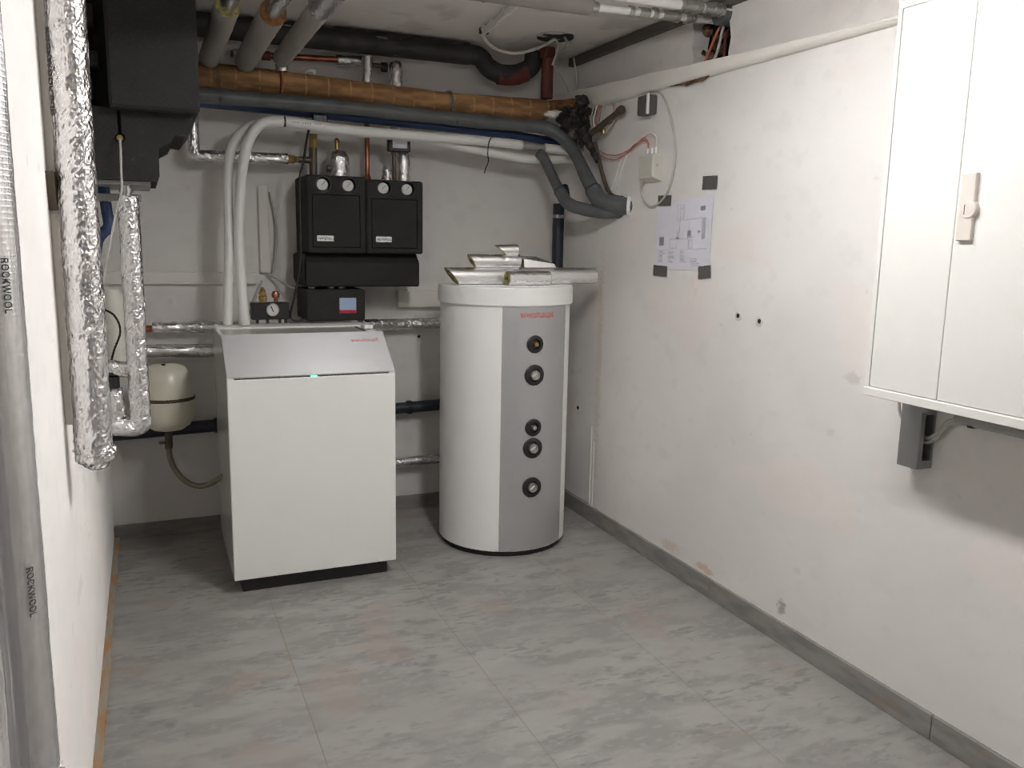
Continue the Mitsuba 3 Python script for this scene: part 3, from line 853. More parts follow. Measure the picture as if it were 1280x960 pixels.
tv = tw.vertices * np.array([0.06, 0.03, 0.022])
tw.vertices = tv * (1 + 1.1 * (meshkit.fbm(tv * 50, 3, 2) - 0.5)[:, None]) + np.array([2.13, 4.365, 2.29])
part(t, "white_plaster", tw, M_TRIM, smooth=40, label="pale plaster lump")
t = thing("rusty_pipe_stub", "rusty brown pipe stub slanting up beside the torn lagging", "pipe")
part(t, "tube", rod((2.235, 4.13, 2.175), (2.262, 3.885, 2.262), 0.017), M_BRONZE, smooth=30)
part(t, "cap", rod((2.2605, 3.899, 2.257), (2.264, 3.868, 2.268), 0.022), M_BRONZE, smooth=30)
single("rusty_pipe_stub", "thin brown pipe dropping behind the thick grey elbow", "pipe",
       sweep(spline([(2.262, 4.14, 2.13), (2.275, 4.07, 1.96), (2.287, 4.015, 1.865), (2.296, 3.95, 1.835), (2.32, 3.90, 1.832)]), 0.011, n=12, ds=0.02), M_BRONZE, smooth=True)

# ---------------------------------------------------------------- drain pipe and ceiling clutter
t = thing("drain_pipe", "black cast iron drain pipe under the ceiling with flaking white paint", "pipe")
part(t, "tube", sweep([(XL, 4.6, 2.612), (1.70, 4.6, 2.612)], 0.058, n=32, ds=0.05), M_CAST, smooth=30)
part(t, "trap", sweep(spline([(1.68, 4.6, 2.612), (1.76, 4.585, 2.60), (1.80, 4.56, 2.545), (1.86, 4.53, 2.512), (1.95, 4.52, 2.515), (2.04, 4.51, 2.56), (2.06, 4.51, 2.64)]), 0.052, n=28, ds=0.015), M_IRON, smooth=True,
     label="black trap bend")
part(t, "trap_sleeve", sweep(spline([(1.85, 4.535, 2.508), (1.94, 4.523, 2.508), (2.01, 4.515, 2.535)]), 0.0545, n=28, ds=0.012), M_RUST, smooth=30, label="dull red sleeve on the trap")
single("drain_pipe", "short upright red iron pipe between ceiling hole and orange pipe", "pipe",
       cat(rod((2.108, 4.44, 2.386), (2.108, 4.44, 2.64), 0.034, 24), rod((2.108, 4.44, 2.60), (2.108, 4.44, 2.655), 0.042, 24)), M_RUST, smooth=30)
t = thing("ceiling_rose", "dark round hole cover with trailing cable ends on the ceiling", "ceiling rose")
part(t, "disc", lathe(disc_prof(0.10, 0.012, 0.003), (2.07, 4.27, ZC - 0.012)), M_CAST, smooth=35)
for k, (a, b) in enumerate((((2.07, 4.27, ZC - 0.012), (2.10, 4.36, 2.55)), ((2.1, 4.22, ZC - 0.012), (2.135, 4.40, 2.60)))):
    part(t, "cable_end", sweep(spline([a, (a[0] + 0.03, a[1] + 0.02, 2.63), b]), 0.006, n=8, ds=0.02), M_CABLEGREY, smooth=True)
single("cable", "pale cable loop hanging from ceiling beside the red pipe", "cable",
       sweep(spline([(1.64, 4.22, ZC - 0.004), (1.68, 4.34, ZC - 0.02), (1.78, 4.44, 2.625), (1.92, 4.465, 2.612), (2.02, 4.39, 2.635), (2.07, 4.27, ZC - 0.016)]), 0.0085, n=10, ds=0.015), M_CABLEWHITE, smooth=True)
t = thing("conduit", "white straight tube fixed to the ceiling in front of drain", "conduit")
part(t, "tube", rod((1.672, 4.32, ZC - 0.018), (1.595, 3.55, ZC - 0.018), 0.017), M_WHITEPIPE, smooth=30)
for s in (0.04, 0.3, 0.55):
    x, y = 1.672 - 0.077 * s, 4.32 - 0.77 * s
    part(t, "clip", bx(x - 0.024, x + 0.024, y - 0.012, y + 0.012, ZC - 0.03, ZC, 0.003), M_BLACKPLASTIC if s < 0.1 else M_WHITEPIPE, smooth=False)
single("ceiling_bolt", "small dark bolt head on ceiling left of white tube", "bolt", lathe(disc_prof(0.012, 0.012, 0.002), (1.475, 3.80, ZC - 0.012), n=6), M_DARKSTEEL)
t = thing("hanging_wires", "two thin bare wires hanging in corner above the ledge", "wire")
part(t, "wire", sweep(spline([(2.14, 4.52, ZC), (2.20, 4.52, 2.58), (2.28, 4.52, 2.46), (2.30, 4.52, 2.37)]), 0.004, n=8, ds=0.03), M_CABLEGREY, smooth=True)
part(t, "wire", sweep(spline([(2.29, 4.48, ZC - 0.05), (2.31, 4.48, 2.54), (2.32, 4.48, 2.40), (2.30, 4.48, 2.37)]), 0.005, n=8, ds=0.03), M_CABLEGREY, smooth=True)

# lagged pipes coming forward under the ceiling
for k, (x, y1, y2, r, rn, lab) in enumerate(((0.325, 4.44, 3.415, 0.047, 0.029, "leftmost of three grey lagged pipes running forward under the ceiling"),
                                             (0.490, 4.44, 3.45, 0.050, 0.031, "middle of three grey lagged ceiling pipes, with brown wool end"))):
    t = thing("ceiling_pipe", lab, "pipe")
    part(t, "lagging", sweep([(x + 0.004, y1, 2.43), (x, y2, 2.43)], r, n=32, ds=0.02, rough=lambda q, s: 0.0025 * (meshkit.noise(q * 22, 3) - 0.5)), M_GREYLAG, smooth=40)
    part(t, "wool_end", lathe([(rn - 0.004, -0.004), (r - 0.001, -0.004), (r - 0.001, 0.004), (rn - 0.004, 0.004)], (x, y2 - 0.003, 2.43), "y", 32), M_WOOL if k == 0 else M_BROWNWOOL, smooth=30, label="wool end of the lagging")
    part(t, "forward_length", foil([(x, y2 + 0.01, 2.432), (x, 1.9, 2.432)], rn, 20 + k, amp=0.001, ds=0.02), M_SMOOTHFOIL, smooth=14, label="foil covered forward length")
    part(t, "drop", sweep([(x + 0.004, y1 - 0.03, 2.43), (x + 0.004, 4.60, 2.43), (x + 0.004, 4.60, 2.28)], r * 0.62, n=24, fillet=0.06), M_GREYLAG, smooth=True)
t = thing("ceiling_pipe", "rightmost of three lagged ceiling pipes, shiny foil ending in a bend", "pipe")
part(t, "lagging", foil([(0.655, 4.36, 2.445), (0.65, 3.33, 2.445)], 0.042, 31, amp=0.0012, ds=0.012), M_GREYLAG, smooth=14)
part(t, "forward_length", foil([(0.65, 3.36, 2.447), (0.65, 1.9, 2.447)], 0.046, 33, amp=0.0016, ds=0.012), M_SMOOTHFOIL, smooth=14)
part(t, "end_cap", sweep([(0.655, 4.32, 2.445), (0.662, 4.42, 2.445), (0.664, 4.43, 2.395)], 0.030, n=24, fillet=0.05, ds=0.01), M_SMOOTHFOIL, smooth=True)
part(t, "stub", rod((0.664, 4.43, 2.40), (0.664, 4.45, 2.30), 0.008), M_COPPER, smooth=30)

t = thing("copper_pipe", "copper pipe with foil sleeve lying above the orange pipe", "pipe")
part(t, "tube", rod((0.45, 4.665, 2.502), (1.145, 4.665, 2.532), 0.016), M_COPPER, smooth=30)
part(t, "foil_sleeve", foil([(0.985, 4.665, 2.523), (1.12, 4.665, 2.529)], 0.026, 41, amp=0.0012), M_SMOOTHFOIL, smooth=14, label="foil sleeve")
part(t, "foil_sleeve", foil([(0.46, 4.665, 2.503), (0.585, 4.665, 2.507)], 0.024, 42, amp=0.0012), M_DULLFOIL, smooth=14)
part(t, "collar", rod((0.60, 4.665, 2.508), (0.64, 4.665, 2.509), 0.023), M_RUST, smooth=30, label="reddish collar")
t = thing("riser_pipe", "foil wrapped riser behind orange pipe continuing as copper to pump group, left one", "pipe")
part(t, "foil_sleeve", foil([(1.128, 4.612, 2.36), (1.135, 4.612, 2.545)], 0.027, 44, amp=0.0012), M_SMOOTHFOIL, smooth=14)
part(t, "tube", rod((1.128, 4.61, 1.90), (1.128, 4.61, 2.40), 0.013), M_COPPER, smooth=30, label="bare copper length")
part(t, "nut", lathe([(0, 1.895), (0.02, 1.895), (0.02, 1.925), (0.014, 1.935), (0, 1.935)], (1.128, 4.61, 0), n=8), M_COPPER, smooth=30)
t = thing("riser_pipe", "thicker foil wrapped riser with side bend behind orange pipe, right one", "pipe")
part(t, "foil_sleeve", foil([(1.295, 4.625, 2.05), (1.295, 4.625, 2.50), (1.293, 4.64, 2.525)], 0.033, 46, amp=0.0014, fillet=0.02), M_SMOOTHFOIL, smooth=14)
part(t, "lower_sleeve", foil([(1.313, 4.55, 1.895), (1.313, 4.55, 2.03), (1.30, 4.60, 2.09)], 0.034, 47, amp=0.0014, fillet=0.03), M_SMOOTHFOIL, smooth=14)
part(t, "side_bend", sweep([(1.16, 4.65, 2.512), (1.25, 4.645, 2.512)], 0.012, n=16), M_BRONZE, smooth=30)
part(t, "side_nut", rod((1.222, 4.65, 2.508), (1.25, 4.65, 2.508), 0.026, 8), M_CABLEBLACK, smooth=30)
single("ceiling_clip", "small white clip lying on the orange pipe below the copper pipe", "clip",
       sweep([(0.79, 4.52, 2.412), (0.81, 4.50, 2.425), (0.84, 4.49, 2.418)], 0.012, n=12, ds=0.01), M_WHITEPIPE, smooth=True)

# two pipes that run into the hole in the right wall
t = thing("wall_pipe", "grey lagged pipe with bare silver end entering the wall hole, lower one", "pipe")
part(t, "lagging", sweep([(0.85, 3.36, 2.600), (1.783, 3.36, 2.605)], 0.056, n=32, ds=0.03), M_GREYLAG, smooth=30)
part(t, "tube", rod((1.76, 3.36, 2.584), (2.52, 3.36, 2.604), 0.017), M_WHITEPIPE, smooth=30)
for x, L, r in ((1.795, 0.03, 0.023), (1.98, 0.02, 0.024), (2.03, 0.05, 0.022), (2.10, 0.02, 0.026), (2.15, 0.08, 0.023), (2.215, 0.02, 0.027), (2.27, 0.02, 0.027), (2.30, 0.02, 0.022)):
    z = 2.584 + (x - 1.76) * 0.0263
    part(t, "fitting", rod((x, 3.36, z), (x + L, 3.36, z + L * 0.0263), r, 20), M_FITTING, smooth=30)
t = thing("wall_pipe", "bare pale pipe with pressed rings entering the wall hole, upper one", "pipe")
part(t, "tube", rod((0.85, 3.24, 2.60), (2.52, 3.24, 2.612), 0.020), M_WHITEPIPE, smooth=30)
for x, L, r in ((2.16, 0.015, 0.026), (2.18, 0.09, 0.025), (2.235, 0.016, 0.029), (2.28, 0.09, 0.026), (2.33, 0.016, 0.030), (2.365, 0.016, 0.030)):
    part(t, "fitting", rod((x, 3.24, 2.610), (x + L, 3.24, 2.611), r, 20), M_FITTING, smooth=30)
part(t, "end_lagging", rod((2.385, 3.27, 2.607), (2.46, 3.27, 2.607), 0.05, 24), M_RUBBER, smooth=30, label="grey lagging at the wall")
for k, (lab, m, pts) in enumerate((("orange cable dropping out of the wall hole behind the ledge", M_CABLERED, [(2.44, 3.30, 2.60), (2.42, 3.33, 2.53), (2.40, 3.37, 2.43), (2.38, 3.38, 2.39)]),
                                   ("grey cable in the wall hole between the orange and red ones", M_CABLEGREY, [(2.44, 3.285, 2.60), (2.42, 3.285, 2.54), (2.40, 3.285, 2.45), (2.38, 3.30, 2.39)]),
                                   ("dull red cable at the near side of the wall hole", M_RUST, [(2.46, 3.29, 2.56), (2.42, 3.26, 2.50), (2.40, 3.235, 2.42), (2.38, 3.23, 2.38)]))):
    single("cable", lab, "cable", sweep(spline(pts), 0.0065, n=10, ds=0.02), m, smooth=True)

# ---------------------------------------------------------------- pipework above the pump groups
t = thing("foil_pipe", "foil wrapped pipe with elbow leading from left station to brass valve", "pipe")
part(t, "lagging", foil([(0.248, 4.56, 2.30), (0.250, 4.56, 1.985), (0.70, 4.56, 1.992)], 0.027, 51, amp=0.0022, fillet=0.03, freq=40), M_FOIL, smooth=14)
part(t, "nut", lathe([(0, 0.69), (0.021, 0.69), (0.021, 0.735), (0.016, 0.74), (0.016, 0.76), (0, 0.76)], (0, 4.56, 1.992), "x", 8), M_BRASS, smooth=30, label="brass union nut")
part(t, "tee", cat(rod((0.755, 4.56, 1.992), (0.83, 4.56, 1.992), 0.017), rod((0.83, 4.56, 1.90), (0.83, 4.56, 2.055), 0.021)), M_BRONZE, smooth=30, label="dark bronze tee")
part(t, "valve", lathe([(0, 2.05), (0.019, 2.05), (0.019, 2.10), (0.023, 2.103), (0.023, 2.13), (0, 2.13)], (0.832, 4.56, 0), n=8), M_BRASS, smooth=30, label="brass valve body")
t = thing("air_separator", "foil wrapped bottle with brass vent above left pump group", "air vent")
part(t, "foil_wrap", sweep([(0.965, 4.56, 1.90), (0.965, 4.56, 2.055)], lambda s: 0.052 if s < 0.6 else 0.052 * math.sqrt(max(0.05, 1 - ((s - 0.6) / 0.42) ** 2)), n=48, ds=0.005, rough=crumple(0.002, 55, 40)), M_FOIL, smooth=40)
part(t, "vent", lathe([(0, 2.04), (0.012, 2.04), (0.012, 2.085), (0.014, 2.087), (0.014, 2.10), (0.006, 2.112), (0, 2.112)], (0.955, 4.56, 0), n=16), M_BRASS, smooth=30, label="brass vent")
part(t, "side_port", rod((0.90, 4.55, 1.955), (0.955, 4.55, 1.955), 0.018), M_BRONZE, smooth=30, label="dark side port")
single("foil_stub", "small crumpled foil cap between copper pipe and heat meter", "pipe insulation",
       sweep([(1.213, 4.52, 1.895), (1.213, 4.52, 1.965)], lambda s: 0.030 - 0.008 * s, n=36, ds=0.005, rough=crumple(0.004, 57, 50)), M_FOIL, smooth=40)
t = thing("heat_meter", "small dark heat meter with pale display above right pump group", "meter")
part(t, "case", bx(1.215, 1.335, 4.49, 4.53, 2.055, 2.120, 0.004), M_BLACKPLASTIC, smooth=False)
part(t, "display", bx(1.236, 1.316, 4.486, 4.492, 2.073, 2.112, 0.001), M_PAPER, smooth=False, label="pale display window")
part(t, "stem", sweep([(1.25, 4.52, 2.06), (1.252, 4.52, 1.98), (1.258, 4.53, 1.895)], 0.011, n=12), M_BRONZE, smooth=True)

# cables by the pump groups
single("cable", "black cable running down beside the left pump group", "cable",
       sweep(spline([(0.79, 4.44, 2.13), (0.772, 4.40, 2.08), (0.745, 4.372, 1.95), (0.728, 4.371, 1.88), (0.726, 4.371, 1.60), (0.722, 4.371, 1.47), (0.695, 4.38, 1.32), (0.668, 4.39, 1.20), (0.70, 4.385, 1.172), (0.74, 4.39, 1.185)]), 0.0055, n=10, ds=0.02),
       M_CABLEBLACK, smooth=True)
single("cable", "grey cable bowed out beside the short upright trunking", "cable",
       sweep(spline([(0.625, 4.715, 1.83), (0.645, 4.71, 1.72), (0.655, 4.70, 1.62), (0.645, 4.69, 1.50), (0.632, 4.69, 1.42), (0.62, 4.69, 1.38)]), 0.005, n=10, ds=0.02), M_CABLEGREY, smooth=True)
single("cable", "grey cable sagging from trunking end to the small black box", "cable",
       sweep(spline([(0.60, 4.70, 1.40), (0.64, 4.68, 1.375), (0.70, 4.62, 1.335), (0.735, 4.55, 1.325)]), 0.005, n=10, ds=0.02), M_CABLEGREY, smooth=True)
single("cable", "pale cable falling from trunking end to boiler top", "cable",
       sweep(spline([(0.57, 4.69, 1.365), (0.545, 4.65, 1.30), (0.49, 4.55, 1.22), (0.46, 4.42, 1.17)]), 0.004, n=10, ds=0.02), M_CABLEGREY, smooth=True)
single("loose_wire", "thin black wire dangling from the white pipes over the tank", "wire",
       sweep(spline([(1.762, 4.365, 2.158), (1.735, 4.36, 2.125), (1.728, 4.362, 2.06), (1.732, 4.36, 2.02), (1.712, 4.35, 1.98), (1.705, 4.35, 1.955)]), 0.003, n=8, ds=0.01), M_CABLEBLACK, smooth=True)

# ---------------------------------------------------------------- trunking on the back wall
single("cable_trunking", "long white horizontal trunking on the back wall behind the vessel", "trunking", bx(XL, 0.545, 4.70, YB, 1.345, 1.408, 0.003), M_TRIM, smooth=False)
single("cable_trunking", "short upright white trunking on back wall left of pump groups", "trunking", bx(0.566, 0.616, 4.70, YB, 1.405, 1.86, 0.003), M_TRIM, smooth=False)
single("cable_trunking", "white trunking end on the back wall just left of the tank", "trunking", bx(1.318, 1.95, 4.68, YB, 1.21, 1.305, 0.003), M_TRIM, smooth=False)
t = thing("cable_trunking", "narrow white trunking strip on left wall between the lagged pipes", "trunking")
part(t, "body", bx(XL, XL + 0.018, 2.52, 2.565, 1.085, ZC, 0.002), M_TRIM, smooth=False)
part(t, "cover", bx(XL + 0.017, XL + 0.022, 2.516, 2.550, 1.083, ZC, 0.001), M_TRIM, smooth=False)

# ---------------------------------------------------------------- pipes on the back wall
single("wall_foil_pipe", "upper foil wrapped pipe on back wall left of the boiler", "pipe", foil([(0.018, 4.66, 1.128), (0.45, 4.66, 1.122)], 0.028, 61, amp=0.003, freq=36), M_FOIL, smooth=14)
single("copper_stub", "short copper stub at the end of upper foil pipe behind station", "pipe", rod((-0.03, 4.66, 1.122), (0.03, 4.66, 1.122), 0.018), M_COPPER)
single("wall_foil_pipe", "lower foil wrapped pipe on back wall just above expansion vessel", "pipe", foil([(-0.15, 4.66, 1.008), (0.45, 4.66, 0.998)], 0.034, 63, amp=0.003, freq=36), M_FOIL, smooth=14)
single("wall_foil_pipe", "crumpled foil pipe between boiler top and the tank", "pipe", foil([(1.07, 4.60, 1.125), (1.30, 4.66, 1.118), (1.72, 4.66, 1.116)], 0.029, 65, amp=0.0035, fillet=0.1, freq=36), M_FOIL, smooth=14)
single("wall_foil_pipe", "foil pipe low on the back wall between boiler and tank", "pipe", foil([(0.9, 4.66, 0.305), (1.72, 4.66, 0.306)], 0.027, 67, amp=0.0015), M_FOIL, smooth=14)
t = thing("black_pipe", "long black pipe low along the back wall behind boiler and vessel", "pipe")
part(t, "tube", rod((XL, 4.66, 0.582), (1.75, 4.66, 0.640), 0.033, 24), M_NAVY, smooth=30)
for x in (1.375, 0.31):
    z = 0.582 + (x + 0.22) * 0.0294
    part(t, "clamp", rod((x - 0.012, 4.66, z), (x + 0.012, 4.66, z + 0.001), 0.040, 24), M_CABLEBLACK, smooth=30, label="black pipe clamp")

# ---------------------------------------------------------------- expansion vessel
t = thing("expansion_vessel", "cream round expansion vessel hanging on the back wall", "expansion vessel")
VC, VR = (0.068, 4.45, 0.800), 0.128
prof = [(0, -0.168), (0.04, -0.166), (0.075, -0.157), (0.102, -0.138), (0.119, -0.105), (0.1265, -0.06), (VR, -0.012), (VR, 0.012), (0.1265, 0.05), (0.120, 0.095), (0.106, 0.130), (0.088, 0.152), (0.06, 0.164), (0, 0.168)]
part(t, "shell", lathe(prof, VC, n=64), M_VESSEL, smooth=True)
part(t, "seam_band", lathe([(VR - 0.001, -0.009), (VR + 0.003, -0.007), (VR + 0.003, 0.007), (VR - 0.001, 0.009)], VC, n=64), M_BRONZE, smooth=35, label="dark clamping band")
part(t, "filler_cap", lathe(disc_prof(0.010, 0.014, 0.002), (VC[0] - 0.01, VC[1] - 0.03, VC[2] + 0.158)), M_CABLEBLACK, label="black filler cap")
part(t, "bracket", bx(VC[0] - 0.03, VC[0] + 0.03, VC[1] + 0.118, YB, VC[2] - 0.02, VC[2] + 0.02), M_GALV, smooth=False)
part(t, "outlet", lathe([(0, -0.20), (0.013, -0.20), (0.013, -0.186), (0.018, -0.184), (0.018, -0.166), (0, -0.16)], VC, n=8), M_BRONZE, smooth=30)
t = thing("flexible_hose", "braided hose curving from expansion vessel to boiler side", "hose")
hp = spline([(0.066, 4.44, 0.60), (0.064, 4.42, 0.53), (0.078, 4.36, 0.47), (0.12, 4.30, 0.415), (0.175, 4.26, 0.388), (0.235, 4.24, 0.395), (0.30, 4.22, 0.437)])
part(t, "hose", sweep(hp, lambda s: 0.0135 + 0.0010 * math.sin(s * 240), n=16, ds=0.0035), M_HOSE, smooth=40)
part(t, "valve", rod((0.066, 4.445, 0.615), (0.064, 4.425, 0.545), 0.019, 10), M_BRONZE, smooth=30, label="dull bronze valve")
part(t, "handle", bx(0.020, 0.060, 4.40, 4.415, 0.575, 0.588, 0.003), M_BRONZE, smooth=False)

# ---------------------------------------------------------------- left side: near pipe and hanging foil pipes
NC, NR = (-0.170, 1.05), 0.047
t = thing("near_lagged_pipe", "netted foil lagged pipe nearest the viewer along the left wall", "pipe")
part(t, "lagging", sweep([(NC[0], NC[1], 0.0), (NC[0], NC[1], ZC)], NR, n=72, ds=0.01,
                         rough=lambda q, s: 0.0014 * (meshkit.noise(q * np.array([30, 30, 9]), 5) - 0.5) + 0.001 * (meshkit.noise(q * 60, 6) - 0.5)), M_NETFOIL, smooth=True)
part(t, "creased_joint", sweep([(NC[0], NC[1], 0.80), (NC[0], NC[1], 0.97)], NR + 0.003, n=72, ds=0.004, rough=crumple(0.007, 71, 30)), M_FOIL, smooth=40, label="creased foil joint")
for z in (1.573, 1.235):
    part(t, "lettering", wrap("ROCKWOOL", 0.0085, NC, NR + 0.0012, -46, z, down=True, squeeze=0.85), M_PRINTDARK, smooth=False, label="dark printed lettering")
FC, FR = (-0.1515, 2.5), 0.0465
t = thing("hanging_foil_pipe", "longest shiny foil wrapped pipe hanging along left wall, crumpled end", "pipe")
part(t, "lagging", foil([(FC[0], FC[1], ZC), (FC[0], FC[1], 0.99)], lambda s: FR, 81, amp=lambda s: 0.0030 + 0.004 * max(0, (s - 0.9) / 0.1), freq=30, lengthwise=0.5), M_FOIL, smooth=14)
part(t, "end_fold", sweep([(FC[0], FC[1], 1.02), (FC[0] + 0.002, FC[1] + 0.008, 0.965)], lambda s: FR * (1 - 0.55 * s * s), n=72, ds=0.004, rough=crumple(0.016, 83, 46)), M_FOIL, smooth=40, label="crumpled folded end")
part(t, "lettering", wrap("ROCKWOOL 800", 0.020, FC, FR + 0.002, -165, 2.10, down=True, squeeze=0.95), M_PRINTDARK, smooth=False, label="dark printed lettering")
GC, GR = (-0.046, 3.53), 0.0370
t = thing("hanging_foil_pipe", "foil wrapped pipe with elbow hanging under the black station", "pipe")
part(t, "lagging", foil([(GC[0], GC[1], 1.738), (GC[0], GC[1], 0.852), (-0.20, GC[1] + 0.01, 0.868)], GR, 85, amp=0.0026, fillet=0.03, freq=34, lengthwise=0.5), M_FOIL, smooth=14)
part(t, "neck", cat(rod((GC[0] - 0.005, GC[1], 1.73), (GC[0] - 0.005, GC[1], 1.782), 0.018), rod((GC[0] - 0.005, GC[1], 1.75), (GC[0] - 0.005, GC[1], 1.765), 0.024)), M_STEEL, smooth=30, label="steel neck")
t = thing("foil_branch", "crumpled foil branch with black valve cap between the hanging pipes", "pipe")
part(t, "lagging", foil([(-0.078, 3.55, 1.080), (-0.205, 3.56, 1.090)], 0.030, 87, amp=0.005, freq=42), M_FOIL, smooth=14)
part(t, "cap", rod((-0.138, 3.545, 1.054), (-0.138, 3.545, 1.002), 0.026, 24), M_BLACKPLASTIC, smooth=30, label="black valve cap")
part(t, "lower_foil", foil([(-0.138, 3.55, 1.008), (-0.122, 3.55, 0.895)], 0.030, 89, amp=0.006, freq=42), M_FOIL, smooth=14)
single("pale_canister", "pale rounded canister behind the hanging foil pipes", "canister",
       lathe([(0, 1.06), (0.052, 1.06), (0.055, 1.08), (0.055, 1.30), (0.048, 1.35), (0.03, 1.375), (0, 1.38)], (-0.135, 3.80, 0), n=40), M_BOXGREY)
single("cable", "thin black cable curling beside the pale canister", "cable",
       sweep(spline([(-0.165, 3.66, 1.31), (-0.120, 3.65, 1.28), (-0.102, 3.64, 1.22), (-0.127, 3.63, 1.15), (-0.142, 3.61, 1.10)]), 0.004, n=8, ds=0.01), M_CABLEBLACK, smooth=True)
# support for the canister and station: rail on the wall
single("wall_rail", "grey steel rail crossing under the black station", "rail", bx(XL, 0.0, 3.62, 3.65, 1.722, 1.748, 0.002), M_GALV, smooth=False)

# black foam station on the left wall
t = thing("heating_station", "big black foam heating station mounted high on the left wall", "heating station")
up_ = minus(bx(-0.088, 0.214, 3.40, 4.05, 2.040, ZC, 0.010), bx(0.17, 0.23, 3.36, 3.395, 2.0, ZC))
part(t, "cover", up_, M_BLACK, smooth=False)
part(t, "back_slab", cat(bx(XL, -0.08, 3.62, 4.05, 2.03, ZC, 0.004), bx(XL, -0.125, 3.50, 3.62, 2.33, 2.40, 0.004), bx(XL, -0.115, 3.50, 3.62, 2.19, 2.24, 0.004), bx(XL, -0.14, 3.52, 3.62, 2.075, 2.15, 0.004)), M_BLACK, smooth=False)
low = [(XL, 2.046), (0.195, 2.046), (0.192, 2.000), (0.160, 1.958), (0.125, 1.962), (0.112, 1.938), (0.068, 1.912), (0.066, 1.812), (0.058, 1.792), (XL, 1.792)]
lower = minus(extr(low, 0.55, "xz", 3.475), bx(-0.066, -0.054, 3.46, 3.50, 1.955, 2.05), lathe([(0, 3.45), (0.017, 3.45), (0.017, 3.50), (0, 3.50)], (-0.060, 0, 1.942), "y", 24))
part(t, "lower_cover", lower, M_BLACK, smooth=False)
part(t, "corner_clip", extr([(0.066, 1.83), (0.045, 1.815), (0.03, 1.792), (0.058, 1.792)], 0.012, "xz", 3.464), M_BLACKPLASTIC, smooth=False)
part(t, "drip_tray", bx(XL, 0.035, 3.50, 3.98, 1.777, 1.793, 0.002), M_GALV, smooth=False, label="grey drip tray edge")
part(t, "sensor_plug", lathe([(0, 3.462), (0.010, 3.462), (0.0125, 3.466), (0.0125, 3.52), (0, 3.52)], (-0.061, 0, 1.940), "y", 20), M_BRASS, smooth=30, label="brass sensor plug")
single("cable", "grey sensor cable hanging down from the black station", "cable",
       sweep(spline([(-0.061, 3.455, 1.935), (-0.060, 3.435, 1.90), (-0.062, 3.42, 1.82), (-0.064, 3.405, 1.75), (-0.085, 3.41, 1.68), (-0.115, 3.40, 1.55), (-0.145, 3.42, 1.42), (-0.165, 3.44, 1.33), (-0.17, 3.5, 1.28)]), 0.0042, n=10, ds=0.015),
       M_CABLEGREY, smooth=True)
t = thing("blue_pipe", "dark blue elbowed pipe with clamp below the black station", "pipe")
part(t, "tube", sweep([(-0.135, 3.75, 1.795), (-0.130, 3.75, 1.70), (-0.120, 3.75, 1.62), (-0.165, 3.74, 1.585), (-0.18, 3.73, 1.50)], 0.021, n=20, fillet=0.03, ds=0.01), M_BLUE, smooth=True)
part(t, "clamp", lathe([(0.021, 1.722), (0.026, 1.722), (0.026, 1.738), (0.021, 1.738)], (-0.131, 3.75, 0)), M_STEEL, label="steel clamp")

# ---------------------------------------------------------------- right wall: electrical bits
t = thing("thermostat", "small dark square sensor with white edge high on right wall", "thermostat")
part(t, "case", bx(XR - 0.055, XR, 3.615, 3.715, 2.215, 2.305, 0.006), M_TAPE, smooth=False)
part(t, "edge_strip", bx(XR - 0.0575, XR - 0.046, 3.6125, 3.628, 2.213, 2.310, 0.003), M_PLATE, smooth=False, label="white edge strip")
t = thing("junction_box", "pale grey junction box on the right wall below the sensor", "junction box")
jb = trimesh.convex.convex_hull(np.array([(x, y, z) for x, y0, y1, z0, z1 in ((XR - 0.002, 3.545, 3.690, 1.895, 2.028), (XR - 0.045, 3.548, 3.687, 1.912, 2.026), (XR - 0.052, 3.560, 3.675, 1.925, 2.018)) for y in (y0, y1) for z in (z0, z1)]))
part(t, "case", jb, M_BOXGREY, smooth=False)
part(t, "screw", lathe(disc_prof(0.006, 0.003), (XR - 0.03, 3.545, 1.97), "y"), M_FITTING)
for y in (3.575, 3.61, 3.65):
    part(t, "cable_gland", rod((XR - 0.022, y, 2.022), (XR - 0.022, y, 2.055), 0.008), M_PLATE, label="white cable gland")
single("cable", "grey cable looping from sensor down and round to junction box", "cable",
       sweep(spline([(2.300, 3.612, 2.320), (2.300, 3.575, 2.305), (2.300, 3.53, 2.262), (2.300, 3.475, 2.171), (2.300, 3.430, 2.021), (2.300, 3.451, 1.895), (2.300, 3.511, 1.812), (2.300, 3.60, 1.778), (2.300, 3.665, 1.795), (2.300, 3.707, 1.840),
                     (2.296, 3.712, 1.872), (2.292, 3.675, 1.905)]), 0.0048, n=10, ds=0.012), M_CABLEGREY, smooth=True)
for k, (lab, m, dz) in enumerate((("upper red wire from the torn lagging to junction box", M_CABLERED, 0.0), ("lower salmon wire from the torn lagging to junction box", M_CABLERED, -0.022))):
    single("cable", lab, "cable", sweep(spline([(2.288, 4.13, 2.085 + dz), (2.292, 4.06, 2.062 + dz), (2.292, 3.96, 2.050 + dz), (2.292, 3.85, 2.062 + dz * 0.4), (2.292, 3.77, 2.090 + dz * 0.3), (2.292, 3.70, 2.10 + 0.01 * k), (2.29, 3.655 - 0.005 * k, 2.085), (2.288, 3.65, 2.052)]),
                                           0.0028, n=8, ds=0.015), m, smooth=True)
single("cable", "thin white wire arching above the junction box", "cable",
       sweep(spline([(2.292, 3.76, 2.095), (2.292, 3.69, 2.125), (2.292, 3.63, 2.128), (2.292, 3.585, 2.10), (2.288, 3.575, 2.052)]), 0.003, n=8, ds=0.012), M_CABLEWHITE, smooth=True)
